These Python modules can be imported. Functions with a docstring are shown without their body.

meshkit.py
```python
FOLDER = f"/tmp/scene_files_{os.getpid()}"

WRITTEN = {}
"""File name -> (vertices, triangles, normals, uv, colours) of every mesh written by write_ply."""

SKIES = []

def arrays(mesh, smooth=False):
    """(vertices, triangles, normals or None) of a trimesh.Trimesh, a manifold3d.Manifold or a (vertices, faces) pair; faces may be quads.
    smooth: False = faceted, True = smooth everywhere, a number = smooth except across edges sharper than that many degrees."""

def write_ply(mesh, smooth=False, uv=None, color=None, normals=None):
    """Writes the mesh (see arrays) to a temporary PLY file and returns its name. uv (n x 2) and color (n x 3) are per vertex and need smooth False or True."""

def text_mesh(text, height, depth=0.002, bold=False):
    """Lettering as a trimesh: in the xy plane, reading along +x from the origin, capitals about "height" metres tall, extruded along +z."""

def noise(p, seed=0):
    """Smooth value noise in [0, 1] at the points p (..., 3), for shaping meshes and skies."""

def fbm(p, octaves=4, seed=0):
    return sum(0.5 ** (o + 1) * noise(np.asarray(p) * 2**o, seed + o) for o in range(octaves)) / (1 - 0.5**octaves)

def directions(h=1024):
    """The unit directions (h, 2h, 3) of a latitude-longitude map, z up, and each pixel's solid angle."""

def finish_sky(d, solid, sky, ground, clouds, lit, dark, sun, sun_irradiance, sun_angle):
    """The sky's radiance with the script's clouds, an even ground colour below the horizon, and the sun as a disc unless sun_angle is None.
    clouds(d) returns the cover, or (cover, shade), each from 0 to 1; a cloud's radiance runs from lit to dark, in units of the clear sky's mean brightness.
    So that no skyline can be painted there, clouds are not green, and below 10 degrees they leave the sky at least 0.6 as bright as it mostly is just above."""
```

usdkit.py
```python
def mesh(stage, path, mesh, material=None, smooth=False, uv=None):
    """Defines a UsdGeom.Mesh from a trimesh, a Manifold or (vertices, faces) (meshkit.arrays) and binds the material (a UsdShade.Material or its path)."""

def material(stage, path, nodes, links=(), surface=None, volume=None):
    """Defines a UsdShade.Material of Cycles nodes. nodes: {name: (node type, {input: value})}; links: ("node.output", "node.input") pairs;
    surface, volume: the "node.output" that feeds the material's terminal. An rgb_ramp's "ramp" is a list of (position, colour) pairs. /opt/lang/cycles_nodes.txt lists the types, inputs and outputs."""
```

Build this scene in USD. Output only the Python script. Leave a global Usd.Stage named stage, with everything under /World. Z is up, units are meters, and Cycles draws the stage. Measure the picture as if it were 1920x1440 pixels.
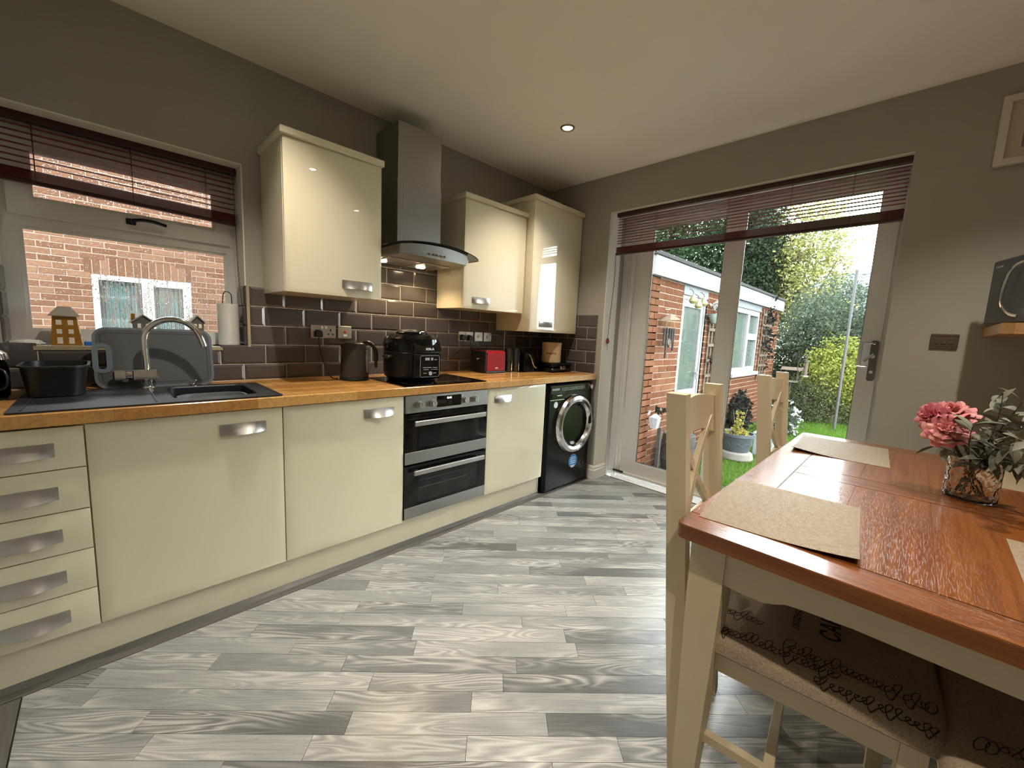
import math, random
import numpy as np, trimesh, manifold3d, usdkit, meshkit
from pxr import Usd, UsdGeom, UsdLux, UsdShade, Gf, Sdf, Vt
from shapely.geometry import Polygon, box as sbox
from shapely.ops import unary_union
from shapely import affinity

stage = Usd.Stage.CreateInMemory()
UsdGeom.SetStageUpAxis(stage, 'Z'); UsdGeom.SetStageMetersPerUnit(stage, 1.0)
UsdGeom.Xform.Define(stage, '/World'); UsdGeom.Scope.Define(stage, '/World/Looks')
rng = random.Random(7); nrg = np.random.default_rng(7)
PI = math.pi

# ---------------------------------------------------------------- camera, sky, lamps, exposure
EXPOSURE = 0.3
SKY = 4.5
SKY_COLOR = (0.93, 0.98, 1.0)
SPOT_POWER = 4000.0
SPOT_COLOR = (1.0, 0.89, 0.74)
HOOD_COLOR = (1.0, 0.74, 0.44)
HOOD_POWER = 330.0
SPOTS = [(0.81, 0.985), (0.81, -0.66), (1.87, 0.13), (2.80, 0.98), (2.80, -0.66)]
CAM = dict(pos=(2.5075, -1.1143, 1.2214), yaw=44.7617, pitch=-7.1725, roll=2.5855, f=757.07)


def make_camera():
    y, p, r = (math.radians(CAM[k]) for k in ('yaw', 'pitch', 'roll'))
    fw = np.array([-math.sin(y) * math.cos(p), math.cos(y) * math.cos(p), math.sin(p)])
    right = np.array([math.cos(y), math.sin(y), 0.0]); up = np.cross(right, fw)
    r2 = math.cos(r) * right + math.sin(r) * up; u2 = -math.sin(r) * right + math.cos(r) * up
    m = np.eye(4); m[0, :3], m[1, :3], m[2, :3], m[3, :3] = r2, u2, -fw, CAM['pos']
    c = UsdGeom.Camera.Define(stage, '/World/camera')
    c.AddTransformOp().Set(Gf.Matrix4d(m.tolist()))
    c.CreateHorizontalApertureAttr(36.0); c.CreateVerticalApertureAttr(27.0)
    c.CreateFocalLengthAttr(CAM['f'] / 1920 * 36.0)
    c.CreateClippingRangeAttr((0.05, 1000.0)); c.CreateExposureAttr(EXPOSURE)


make_camera()
dome = UsdLux.DomeLight.Define(stage, '/World/sky')
dome.CreateIntensityAttr(SKY); dome.CreateColorAttr(Gf.Vec3f(*SKY_COLOR))

# ---------------------------------------------------------------- colours and materials
def lin(r, g, b):
    f = lambda v: v / 255 / 12.92 if v <= 10.3 else ((v / 255 + 0.055) / 1.055) ** 2.4
    return (f(r), f(g), f(b))


def mul(c, k):
    return tuple(min(1.0, v * k) for v in c)


MAT = {}


def mat(name, nodes, links=(), surface='p.BSDF', volume=None):
    MAT[name] = usdkit.material(stage, '/World/Looks/' + name, nodes, list(links), surface=surface, volume=volume)
    return MAT[name]


def paint(name, rgb, rough=0.5, var=0.0, vs=6.0, bump=0.0, bs=150.0, rand=0.0, stretch=(1, 1, 1), **kw):
    """A principled surface: optional blotchy variation, fine relief, and a tone that differs from object to object."""
    c = lin(*rgb)
    n = {'p': ('principled_bsdf', {'roughness': rough, 'base_color': c, **kw}), 't': ('texture_coordinate', {})}
    l = []
    if var or rand:
        n['r'] = ('rgb_ramp', {'ramp': [(0.25, mul(c, 1 - var - rand * 0.6)), (0.75, mul(c, 1 + var + rand * 0.6))]})
        n['m'] = ('mapping', {'scale': stretch})
        n['n'] = ('noise_texture', {'scale': vs, 'detail': 3.0, 'roughness': 0.6})
        l += [('t.object', 'm.vector'), ('m.vector', 'n.vector'), ('r.color', 'p.base_color')]
        if rand:
            n['o'] = ('object_info', {})
            n['x'] = ('mix_float', {'fac': rand / (rand + var + 1e-6)})
            l += [('n.fac', 'x.a'), ('o.random', 'x.b'), ('x.result', 'r.fac')]
        else:
            l += [('n.fac', 'r.fac')]
    if bump:
        n['bm'] = ('mapping', {'scale': stretch})
        n['bn'] = ('noise_texture', {'scale': bs, 'detail': 2.0})
        n['b'] = ('bump', {'strength': bump, 'distance': 0.002})
        l += [('t.object', 'bm.vector'), ('bm.vector', 'bn.vector'), ('bn.fac', 'b.height'), ('b.normal', 'p.normal')]
    return mat(name, n, l)


def glow(name, rgb, strength):
    return mat(name, {'e': ('emission', {'color': rgb, 'strength': strength})}, surface='e.emission')


def pane_mat(name, tint=(0.97, 0.985, 0.98), rough=0.0, ior=1.45):
    return mat(name, {'a': ('transparent_bsdf', {'color': tint}), 'g': ('glossy_bsdf', {'color': (1, 1, 1), 'roughness': rough}),
                      'f': ('fresnel', {'IOR': ior}), 'x': ('mix_closure', {})},
               [('f.fac', 'x.fac'), ('a.BSDF', 'x.closure1'), ('g.BSDF', 'x.closure2')], surface='x.closure')


# room
paint('wall_paint', (164, 160, 150), 0.75, var=0.03, vs=3, bump=0.05, bs=260, specular_ior_level=0.25)
paint('ceiling_paint', (240, 234, 220), 0.85, var=0.02, vs=2, specular_ior_level=0.2)
paint('white_reveal', (226, 222, 208), 0.55, bump=0.04, bs=90)
paint('upvc', (222, 222, 218), 0.32)
paint('skirting_white', (232, 230, 222), 0.4)
paint('grout', (196, 190, 180), 0.9)
paint('trim_beige', (170, 155, 128), 0.5)
mat('tile_glaze', {'p': ('principled_bsdf', {'roughness': 0.16, 'specular_ior_level': 0.6}), 'o': ('object_info', {}), 't': ('texture_coordinate', {}),
                   'n': ('noise_texture', {'scale': 30.0, 'detail': 2.0}), 'b': ('bump', {'strength': 0.05, 'distance': 0.002}),
                   'r': ('rgb_ramp', {'ramp': [(0.0, lin(74, 69, 69)), (1.0, lin(88, 82, 80))]})},
    [('o.random', 'r.fac'), ('r.color', 'p.base_color'), ('t.object', 'n.vector'), ('n.fac', 'b.height'), ('b.normal', 'p.normal')])
# kitchen
paint('cream_gloss', (224, 215, 187), 0.4, bump=0.006, bs=14, coat_weight=1.0, coat_roughness=0.015)
paint('cream_satin', (222, 213, 186), 0.4, coat_weight=0.6, coat_roughness=0.12)
paint('plinth_cream', (214, 204, 178), 0.4, var=0.03, vs=10)
paint('steel_brushed', (164, 164, 162), 0.36, metallic=1.0, bump=0.05, bs=60, stretch=(1, 1, 40))
paint('steel_handle', (190, 188, 186), 0.36, metallic=1.0)
paint('chrome', (232, 232, 235), 0.09, metallic=1.0)
paint('black_gloss', (10, 10, 11), 0.08)
paint('black_satin', (20, 20, 21), 0.35)
paint('black_glass', (7, 7, 8), 0.03, coat_weight=0.5)
paint('dark_plastic', (24, 24, 26), 0.45)
paint('oven_glass', (16, 16, 17), 0.05)
paint('gap_dark', (38, 30, 22), 0.8)
paint('composite_black', (34, 34, 38), 0.42, bump=0.1, bs=600)
paint('socket_metal', (200, 194, 180), 0.3, metallic=0.7)
paint('white_plastic', (232, 230, 224), 0.35)
paint('red_lamp', (190, 40, 24), 0.3)


def oak(name, dark, light, scale, rough, stave, row, axis_rot=(0, 0, PI / 2), bump=0.1, coat=0.0):
    """Staves of wood: bricks of slightly different tone, with grain along them."""
    return mat(name, {
        't': ('texture_coordinate', {}), 'm': ('mapping', {'rotation': axis_rot}),
        'k': ('brick_texture', {'color1': lin(*dark), 'color2': lin(*light), 'mortar': mul(lin(*dark), 0.55), 'scale': 1.0, 'mortar_size': 0.0005,
                                'brick_width': stave, 'row_height': row, 'bias': 0.0, 'offset': 0.37}),
        'm2': ('mapping', {'rotation': axis_rot, 'scale': (4.0, 60.0, 60.0)}), 'n': ('noise_texture', {'scale': scale, 'detail': 5.0, 'roughness': 0.65, 'distortion': 0.6}),
        'r': ('rgb_ramp', {'ramp': [(0.28, (0.62, 0.58, 0.52)), (0.55, (1, 1, 1)), (0.8, (1.12, 1.1, 1.05))]}),
        'x': ('mix', {'mix_type': 'multiply', 'fac': 0.85}), 'b': ('bump', {'strength': bump, 'distance': 0.002}),
        'p': ('principled_bsdf', {'roughness': rough, 'coat_weight': coat, 'coat_roughness': 0.1})},
        [('t.object', 'm.vector'), ('m.vector', 'k.vector'), ('t.object', 'm2.vector'), ('m2.vector', 'n.vector'), ('n.fac', 'r.fac'),
         ('k.color', 'x.color1'), ('r.color', 'x.color2'), ('x.color', 'p.base_color'), ('n.fac', 'b.height'), ('b.normal', 'p.normal')])


oak('worktop_oak', (176, 124, 62), (212, 164, 98), 1.0, 0.28, 0.42, 0.042, coat=0.25)
# floor planks: limed grey oak, each with its own tone and figure
mat('plank_grey', {
    't': ('texture_coordinate', {}), 'o': ('object_info', {}), 'cx': ('combine_xyz', {}), 'sh': ('math', {'math_type': 'multiply', 'value2': 87.0}),
    'ad': ('vector_math', {'math_type': 'add'}), 'm': ('mapping', {'scale': (1.5, 13.0, 1.0)}), 'n': ('noise_texture', {'scale': 1.3, 'detail': 1.5, 'roughness': 0.45, 'distortion': 0.35}),
    'k': ('math', {'math_type': 'multiply', 'value2': 13.0}), 'f': ('math', {'math_type': 'pingpong', 'value2': 0.5}),
    'ring': ('rgb_ramp', {'ramp': [(0.0, (0.86, 0.86, 0.86)), (0.16, (0.55, 0.55, 0.55)), (0.42, (0.12, 0.12, 0.12)), (1.0, (0.0, 0.0, 0.0))]}),
    'm2': ('mapping', {'scale': (5.0, 150.0, 1.0)}), 'n2': ('noise_texture', {'scale': 1.0, 'detail': 4.0, 'roughness': 0.7}),
    'm3': ('mapping', {'scale': (1.2, 5.0, 1.0)}), 'n3': ('noise_texture', {'scale': 1.4, 'detail': 2.0}),
    'amt': ('rgb_ramp', {'ramp': [(0.42, (0.04, 0.04, 0.04)), (0.60, (0.80, 0.80, 0.80))]}),
    'w': ('math', {'math_type': 'multiply'}), 'wn': ('white_noise_texture', {'dimensions': '1D'}),
    'tone': ('rgb_ramp', {'ramp': [(0.0, lin(84, 86, 87)), (0.25, lin(108, 110, 110)), (0.6, lin(130, 132, 131)), (1.0, lin(148, 149, 147))]}),
    'streak': ('rgb_ramp', {'ramp': [(0.3, (0.70, 0.70, 0.70)), (0.5, (0.96, 0.96, 0.96)), (0.72, (1.15, 1.15, 1.14))]}),
    'x1': ('mix', {'mix_type': 'multiply', 'fac': 0.9}), 'lite': ('rgb_ramp', {'ramp': [(0.0, lin(196, 194, 188)), (1.0, lin(196, 194, 188))]}), 'x2': ('mix', {'mix_type': 'mix'}),
    'b': ('bump', {'strength': 0.12, 'distance': 0.001}), 'p': ('principled_bsdf', {'roughness': 0.25, 'specular_ior_level': 0.6})},
    [('o.random', 'sh.value1'), ('sh.value', 'cx.x'), ('sh.value', 'cx.y'), ('t.object', 'ad.vector1'), ('cx.vector', 'ad.vector2'),
     ('ad.vector', 'm.vector'), ('m.vector', 'n.vector'), ('n.fac', 'k.value1'), ('k.value', 'f.value1'), ('f.value', 'ring.fac'),
     ('ad.vector', 'm2.vector'), ('m2.vector', 'n2.vector'), ('n2.fac', 'streak.fac'), ('ad.vector', 'm3.vector'), ('m3.vector', 'n3.vector'), ('n3.fac', 'amt.fac'),
     ('ring.color', 'w.value1'), ('amt.color', 'w.value2'), ('sh.value', 'wn.w'), ('wn.value', 'tone.fac'), ('tone.color', 'x1.color1'), ('streak.color', 'x1.color2'),
     ('x1.color', 'x2.color1'), ('lite.color', 'x2.color2'), ('w.value', 'x2.fac'), ('x2.color', 'p.base_color'), ('n2.fac', 'b.height'), ('b.normal', 'p.normal')])
pane_mat('window_pane')

# ---------------------------------------------------------------- geometry helpers
def tm(v, f):
    f = np.asarray(f)
    if f.shape[1] == 4:
        f = np.vstack([f[:, [0, 1, 2]], f[:, [0, 2, 3]]])
    return trimesh.Trimesh(np.asarray(v, float), f, process=False)


def join(*ms):
    ms = [m for m in (ms[0] if len(ms) == 1 and isinstance(ms[0], (list, tuple)) else ms)]
    vs, fs, n = [], [], 0
    for m in ms:
        vs.append(np.asarray(m.vertices)); fs.append(np.asarray(m.faces) + n); n += len(m.vertices)
    return tm(np.vstack(vs), np.vstack(fs))


def from_manifold(m):
    g = m.to_mesh()
    return tm(g.vert_properties[:, :3], g.tri_verts)


def to_manifold(m):
    m = m.copy(); m.merge_vertices()
    return manifold3d.Manifold(manifold3d.Mesh(vert_properties=np.asarray(m.vertices, np.float32), tri_verts=np.asarray(m.faces, np.uint32)))


def hull(pts):
    return from_manifold(manifold3d.Manifold.hull_points(np.asarray(pts, float)))


def box(x0, x1, y0, y1, z0, z1, b=0.0):
    if not b:
        v = [(x, y, z) for x in (x0, x1) for y in (y0, y1) for z in (z0, z1)]
        return tm(v, [(0, 1, 3, 2), (4, 6, 7, 5), (0, 4, 5, 1), (2, 3, 7, 6), (0, 2, 6, 4), (1, 5, 7, 3)])
    p = []
    for x, sx in ((x0, 1), (x1, -1)):
        for y, sy in ((y0, 1), (y1, -1)):
            for z, sz in ((z0, 1), (z1, -1)):
                p += [(x, y + sy * b, z + sz * b), (x + sx * b, y, z + sz * b), (x + sx * b, y + sy * b, z)]
    return hull(p)


AX = {'x': np.array([[0, 0, 1], [1, 0, 0], [0, 1, 0]]), 'y': np.array([[1, 0, 0], [0, 0, 1], [0, 1, 0]]), 'z': np.eye(3)}


def ext(poly, a, b, axis='z'):
    """Extrude a polygon from a to b along an axis: polygon (u, v) is (y, z) for x, (x, z) for y, (x, y) for z."""
    if not hasattr(poly, 'exterior') and not hasattr(poly, 'geoms'):
        poly = Polygon(poly)
    if hasattr(poly, 'geoms'):
        return join([ext(g, a, b, axis) for g in poly.geoms if g.area > 1e-9])
    m = trimesh.creation.extrude_polygon(poly, abs(b - a), engine='earcut')
    v = np.array(m.vertices); v[:, 2] += min(a, b)
    f = np.array(m.faces)
    v = v @ AX[axis].T
    if np.linalg.det(AX[axis]) < 0:
        f = f[:, ::-1]
    return tm(v, f)


def rrect(w, h, r, cx=0, cy=0, n=6):
    p = []
    for sx, sy, a0 in ((1, 1, 0), (-1, 1, PI / 2), (-1, -1, PI), (1, -1, 1.5 * PI)):
        for k in range(n + 1):
            a = a0 + k / n * PI / 2
            p.append((cx + sx * (w / 2 - r) + r * math.cos(a), cy + sy * (h / 2 - r) + r * math.sin(a)))
    return Polygon(p)


def frame_of(d):
    d = np.asarray(d, float); d = d / np.linalg.norm(d)
    a = np.cross(d, [0, 0, 1.0] if abs(d[2]) < 0.9 else [1.0, 0, 0]); a /= np.linalg.norm(a)
    return d, a, np.cross(d, a)


def cyl(p, q, r, r2=None, n=20):
    p, q = np.asarray(p, float), np.asarray(q, float); r2 = r if r2 is None else r2
    d, a, b = frame_of(q - p); t = np.arange(n) * 2 * PI / n
    ring = np.cos(t)[:, None] * a + np.sin(t)[:, None] * b
    v = np.vstack([p + r * ring, q + r2 * ring, p, q]); f = []
    for i in range(n):
        j = (i + 1) % n
        f += [(i, j, n + j), (i, n + j, n + i), (2 * n, j, i), (2 * n + 1, n + i, n + j)]
    return tm(v, f)


def tube(pts, r, n=8):
    p = np.asarray(pts, float); t = np.gradient(p, axis=0); t /= np.linalg.norm(t, axis=1, keepdims=True) + 1e-12
    a = frame_of(t[0])[1]; vs = []; rr = np.broadcast_to(r, (len(p),)); ang = np.arange(n) * 2 * PI / n
    for i in range(len(p)):
        a = a - t[i] * (a @ t[i]); a /= np.linalg.norm(a) + 1e-12; b = np.cross(t[i], a)
        vs.append(p[i] + rr[i] * (np.cos(ang)[:, None] * a + np.sin(ang)[:, None] * b))
    v = np.vstack(vs + [p[:1], p[-1:]]); f = []; m = len(p)
    for i in range(m - 1):
        for k in range(n):
            l = (k + 1) % n
            f += [(i * n + k, i * n + l, (i + 1) * n + l), (i * n + k, (i + 1) * n + l, (i + 1) * n + k)]
    for k in range(n):
        l = (k + 1) % n
        f += [(m * n, l, k), (m * n + 1, (m - 1) * n + k, (m - 1) * n + l)]
    return tm(v, f)


def curve(ctrl, n=24):
    """A smooth line through control points."""
    from scipy.interpolate import CubicSpline
    c = np.asarray(ctrl, float); s = np.r_[0, np.cumsum(np.linalg.norm(np.diff(c, axis=0), axis=1))]
    return CubicSpline(s, c)(np.linspace(0, s[-1], n))


def lathe(prof, c=(0, 0, 0), n=32, caps=True, sx=1.0, sy=1.0):
    prof = [(max(r, 1e-5), z) for r, z in prof]
    t = np.arange(n) * 2 * PI / n; v = []
    for r, z in prof:
        v.append(np.stack([c[0] + sx * r * np.cos(t), c[1] + sy * r * np.sin(t), np.full(n, c[2] + z)], 1))
    v = np.vstack(v); f = []
    for i in range(len(prof) - 1):
        for k in range(n):
            l = (k + 1) % n
            f += [(i * n + k, i * n + l, (i + 1) * n + l), (i * n + k, (i + 1) * n + l, (i + 1) * n + k)]
    if caps:
        m = len(prof); v = np.vstack([v, [(c[0], c[1], c[2] + prof[0][1]), (c[0], c[1], c[2] + prof[-1][1])]])
        for k in range(n):
            l = (k + 1) % n
            f += [(m * n, l, k), (m * n + 1, (m - 1) * n + k, (m - 1) * n + l)]
    return tm(v, f)


def loft(sections):
    """Closed rings of the same length joined up and capped."""
    n = len(sections[0]); v = np.vstack([np.asarray(s, float) for s in sections] + [np.mean(sections[0], 0)[None], np.mean(sections[-1], 0)[None]]); f = []; m = len(sections)
    for i in range(m - 1):
        for k in range(n):
            l = (k + 1) % n
            f += [(i * n + k, i * n + l, (i + 1) * n + l), (i * n + k, (i + 1) * n + l, (i + 1) * n + k)]
    for k in range(n):
        l = (k + 1) % n
        f += [(m * n, l, k), (m * n + 1, (m - 1) * n + k, (m - 1) * n + l)]
    return tm(v, f)


def moved(m, M):
    M = np.asarray(M, float); f = np.asarray(m.faces)
    if np.linalg.det(M[:3, :3]) < 0:
        f = f[:, ::-1]
    return tm(np.asarray(m.vertices) @ M[:3, :3].T + M[:3, 3], f)


def place(loc=(0, 0, 0), rz=0.0, rx=0.0, ry=0.0, s=1.0):
    c, sn = math.cos, math.sin
    Z = np.array([[c(rz), -sn(rz), 0], [sn(rz), c(rz), 0], [0, 0, 1]]); X = np.array([[1, 0, 0], [0, c(rx), -sn(rx)], [0, sn(rx), c(rx)]])
    Y = np.array([[c(ry), 0, sn(ry)], [0, 1, 0], [-sn(ry), 0, c(ry)]])
    M = np.eye(4); M[:3, :3] = Z @ Y @ X * s; M[:3, 3] = loc
    return M


# ---------------------------------------------------------------- scene helpers
USED = {}


def numbered(parent, name):
    k = (parent, name); n = USED.get(k, 0); USED[k] = n + 1
    return f'{parent}/{name}' if n == 0 else f'{parent}/{name}_{n:03d}'


def tag(prim, label=None, cat=None, group=None, kind=None):
    for k, v in (('label', label), ('category', cat), ('group', group), ('kind', kind)):
        if v:
            prim.SetCustomDataByKey(k, v)


class Thing:
    def __init__(self, path, M):
        self.path, self.M, self.inv = path, M, np.linalg.inv(M)

    def tag(self, **k):
        tag(stage.GetPrimAtPath(self.path), **k)


def set_matrix(xf, M):
    xf.AddTransformOp().Set(Gf.Matrix4d(np.asarray(M).T.tolist()))


def thing(name, label, cat, loc=(0, 0, 0), rz=0.0, group=None, kind=None):
    path = numbered('/World', name); x = UsdGeom.Xform.Define(stage, path); M = place(loc, rz)
    set_matrix(x, M); tag(x.GetPrim(), label, cat, group, kind)
    return Thing(path, M)


def part(th, name, mesh, m, smooth=30, local=False, label=None, kind=None, under=None):
    """A mesh of a thing; the mesh is given in world coordinates unless local. Returns a handle that sub-parts can hang under."""
    parent = under.path if under else th.path
    path = numbered(parent, name)
    if not local:
        mesh = moved(mesh, th.inv)
    usdkit.mesh(stage, path, mesh, MAT[m], smooth=smooth)
    tag(stage.GetPrimAtPath(path), label, kind=kind)
    return Thing(path, th.M)


def piece(th, name, mesh, m, M, under=None):
    """A mesh given in its own coordinates and placed by a matrix (in the thing's coordinates): its texture follows it."""
    path = numbered(under.path if under else th.path, name)
    g = usdkit.mesh(stage, path, mesh, MAT[m]); set_matrix(g, M)
    return g


def struct(name, mesh, m, smooth=30):
    path = numbered('/World', name); usdkit.mesh(stage, path, mesh, MAT[m], smooth=smooth); tag(stage.GetPrimAtPath(path), kind='structure')


def struct_group(name, label=None):
    path = numbered('/World', name); x = UsdGeom.Xform.Define(stage, path); tag(x.GetPrim(), label, kind='structure')
    return Thing(path, np.eye(4))


def copy_of(th, name, label, loc, rz=0.0, group=None):
    """Another instance of a thing, parts and all."""
    path = numbered('/World', name); x = UsdGeom.Xform.Define(stage, path)
    was = stage.GetPrimAtPath(th.path).GetCustomData()
    x.GetPrim().GetReferences().AddInternalReference(th.path)
    x.ClearXformOpOrder(); set_matrix(x, place(loc, rz))
    tag(x.GetPrim(), label, was['category'], group or was.get('group'))
    x.GetPrim().SetInstanceable(True)
    return path

# ================================================================ the room
H, D, XR, YF = 2.50, 1.80, 3.70, -1.50
WY0, WY1, WZ0, WZ1 = -1.40, -0.586, 1.085, 2.0          # kitchen window opening
DX0, DX1, DZ1 = 0.65, 2.38, 2.21                        # patio door opening
glow('lamp_face', (1.0, 0.86, 0.66), 40.0)

struct('ceiling', box(-0.3, XR + 0.1, YF - 0.1, D + 0.3, H, H + 0.15), 'ceiling_paint')
struct('wall_right', box(XR, XR + 0.1, YF - 0.1, D + 0.3, -0.1, H), 'wall_paint')
struct('wall_front', box(-0.3, XR, YF - 0.1, YF, -0.1, H), 'wall_paint')
wl = struct_group('wall_left')
part(wl, 'plaster', ext(sbox(YF, -0.1, D, H).difference(sbox(WY0, WZ0, WY1, WZ1)), -0.30, 0.0, 'x'), 'wall_paint', smooth=False)
wb = struct_group('wall_back')
part(wb, 'plaster', ext(sbox(-0.3, -0.1, XR, H).difference(sbox(DX0, -0.2, DX1, DZ1)), D, D + 0.30, 'y'), 'wall_paint', smooth=False)

# floor: a base, the laid planks on the diagonal, the border planks along the units
fl = struct_group('floor')
part(fl, 'subfloor', box(0.0, XR, YF, D + 0.20, -0.1, -0.006), 'gap_dark')
paint('plank_border', (92, 89, 84), 0.36, var=0.28, vs=5, stretch=(14, 1.2, 1), bump=0.1, bs=60)
room_poly = unary_union([sbox(0.624, -1.368, XR, D), sbox(DX0 + 0.012, D - 0.01, DX1 - 0.012, 1.968)])
pa = math.radians(47.0); PW = 0.0757
pd = np.array([math.cos(pa), math.sin(pa)]); pn = np.array([math.sin(pa), -math.cos(pa)])
prng = random.Random(3)
for k in range(-14, 50):
    n0 = 1.051 + (k - 14) * PW
    s = -2.6 + prng.uniform(0, 0.6)
    while s < 4.2:
        L = prng.choice((0.46, 0.62, 0.63, 0.76, 0.92))
        g = 0.0006
        rect = Polygon([tuple(pd * a + pn * b) for a, b in ((s + g, n0 + g), (s + L - g, n0 + g), (s + L - g, n0 + PW - g), (s + g, n0 + PW - g))])
        q = rect.intersection(room_poly)
        if q.area > 2e-4 and s < 5:
            for gq in getattr(q, 'geoms', [q]):
                if gq.area < 2e-4 or gq.centroid.x > 2.95:
                    if gq.area >= 2e-4:
                        FAR.append(gq) if 'FAR' in globals() else globals().__setitem__('FAR', [gq])
                    continue
                c = pd * (s + L / 2) + pn * (n0 + PW / 2)
                loc = affinity.rotate(affinity.translate(gq, -c[0], -c[1]), -math.degrees(pa), origin=(0, 0))
                piece(fl, 'plank', ext(loc, -0.007, 0.0), 'plank_grey', place((c[0], c[1], 0), pa))
        s += L
# the planks past the table, under the right wall, joined into one
part(fl, 'far_planks', join([ext(g_, -0.007, 0.0) for g_ in FAR]), 'plank_grey', smooth=False, kind='stuff')
bseg = [-1.496, -0.62, 0.31, 1.22, 1.796]
for a, b in zip(bseg[:-1], bseg[1:]):
    piece(fl, 'border_plank', box(-0.0275, 0.0265, -(b - a) / 2 + 0.0006, (b - a) / 2 - 0.0006, -0.007, 0.001), 'plank_border', place((0.5955, (a + b) / 2, 0)))
for a, b in zip((0.626, 1.5, 2.4), (1.5, 2.4, 3.69)):
    piece(fl, 'border_plank', box(-0.064, 0.062, -(b - a) / 2 + 0.0006, (b - a) / 2 - 0.0006, -0.007, 0.001), 'plank_border', place(((a + b) / 2, -1.434, 0), PI / 2))

# wall tiles: glazed bevelled bricks of 200 by 100
def tile_mesh(w, h, t=0.0095, e=0.0052, bv=0.011):
    bv = min(bv, w * 0.3, h * 0.3)
    r = lambda i, x: [(x, i, i), (x, w - i, i), (x, w - i, h - i), (x, i, h - i)]
    v = r(0, 0.0) + r(0, e) + r(bv, t); f = []
    for k in (0, 4):
        for i in range(4):
            j = (i + 1) % 4
            f += [(k + i, k + j, k + 4 + j), (k + i, k + 4 + j, k + 4 + i)]
    f += [(8, 9, 10), (8, 10, 11)]
    return tm(v, f)


TP, TZ0, GR = 0.202, 0.894, 0.0034
rows = [(0.912, 0.996)] + [(TZ0 + 0.102 * k, TZ0 + 0.102 * (k + 1)) for k in range(1, 8)]
wall_cut = sbox(WY0 - 0.012, WZ0 - 0.018, WY1 + 0.016, 3)
bands = []
for k, (z0, z1) in enumerate(rows):
    y0, y1 = (-1.49, 1.795) if k < 5 else (-0.03, 0.60)
    off = -0.505 if k % 2 else -0.404
    y = off - TP * 12
    while y < y1:
        a, b = max(y, y0) + GR / 2, min(y + TP, y1) - GR / 2
        q = sbox(a, z0 + GR / 2, b, z1 - GR / 2) if b - a > 0.012 else None
        if q is not None:
            q = q.difference(wall_cut)
            for g_ in getattr(q, 'geoms', [q]):
                if g_.area > 3e-4:
                    u0, v0, u1, v1 = g_.bounds
                    piece(wl, 'tile', tile_mesh(u1 - u0, v1 - v0), 'tile_glaze', place((0.002, u0, v0)))
        y += TP
part(wl, 'grout', join(box(0, 0.0068, -1.495, 1.798, 0.905, WZ0 - 0.02), box(0, 0.0068, WY1 + 0.016, 1.798, WZ0 - 0.02, 1.404), box(0, 0.0068, -0.03, 0.6, 1.404, 1.71),
                       box(0, 0.0068, -1.495, WY0 - 0.012, WZ0 - 0.02, 1.404)), 'grout')
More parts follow.
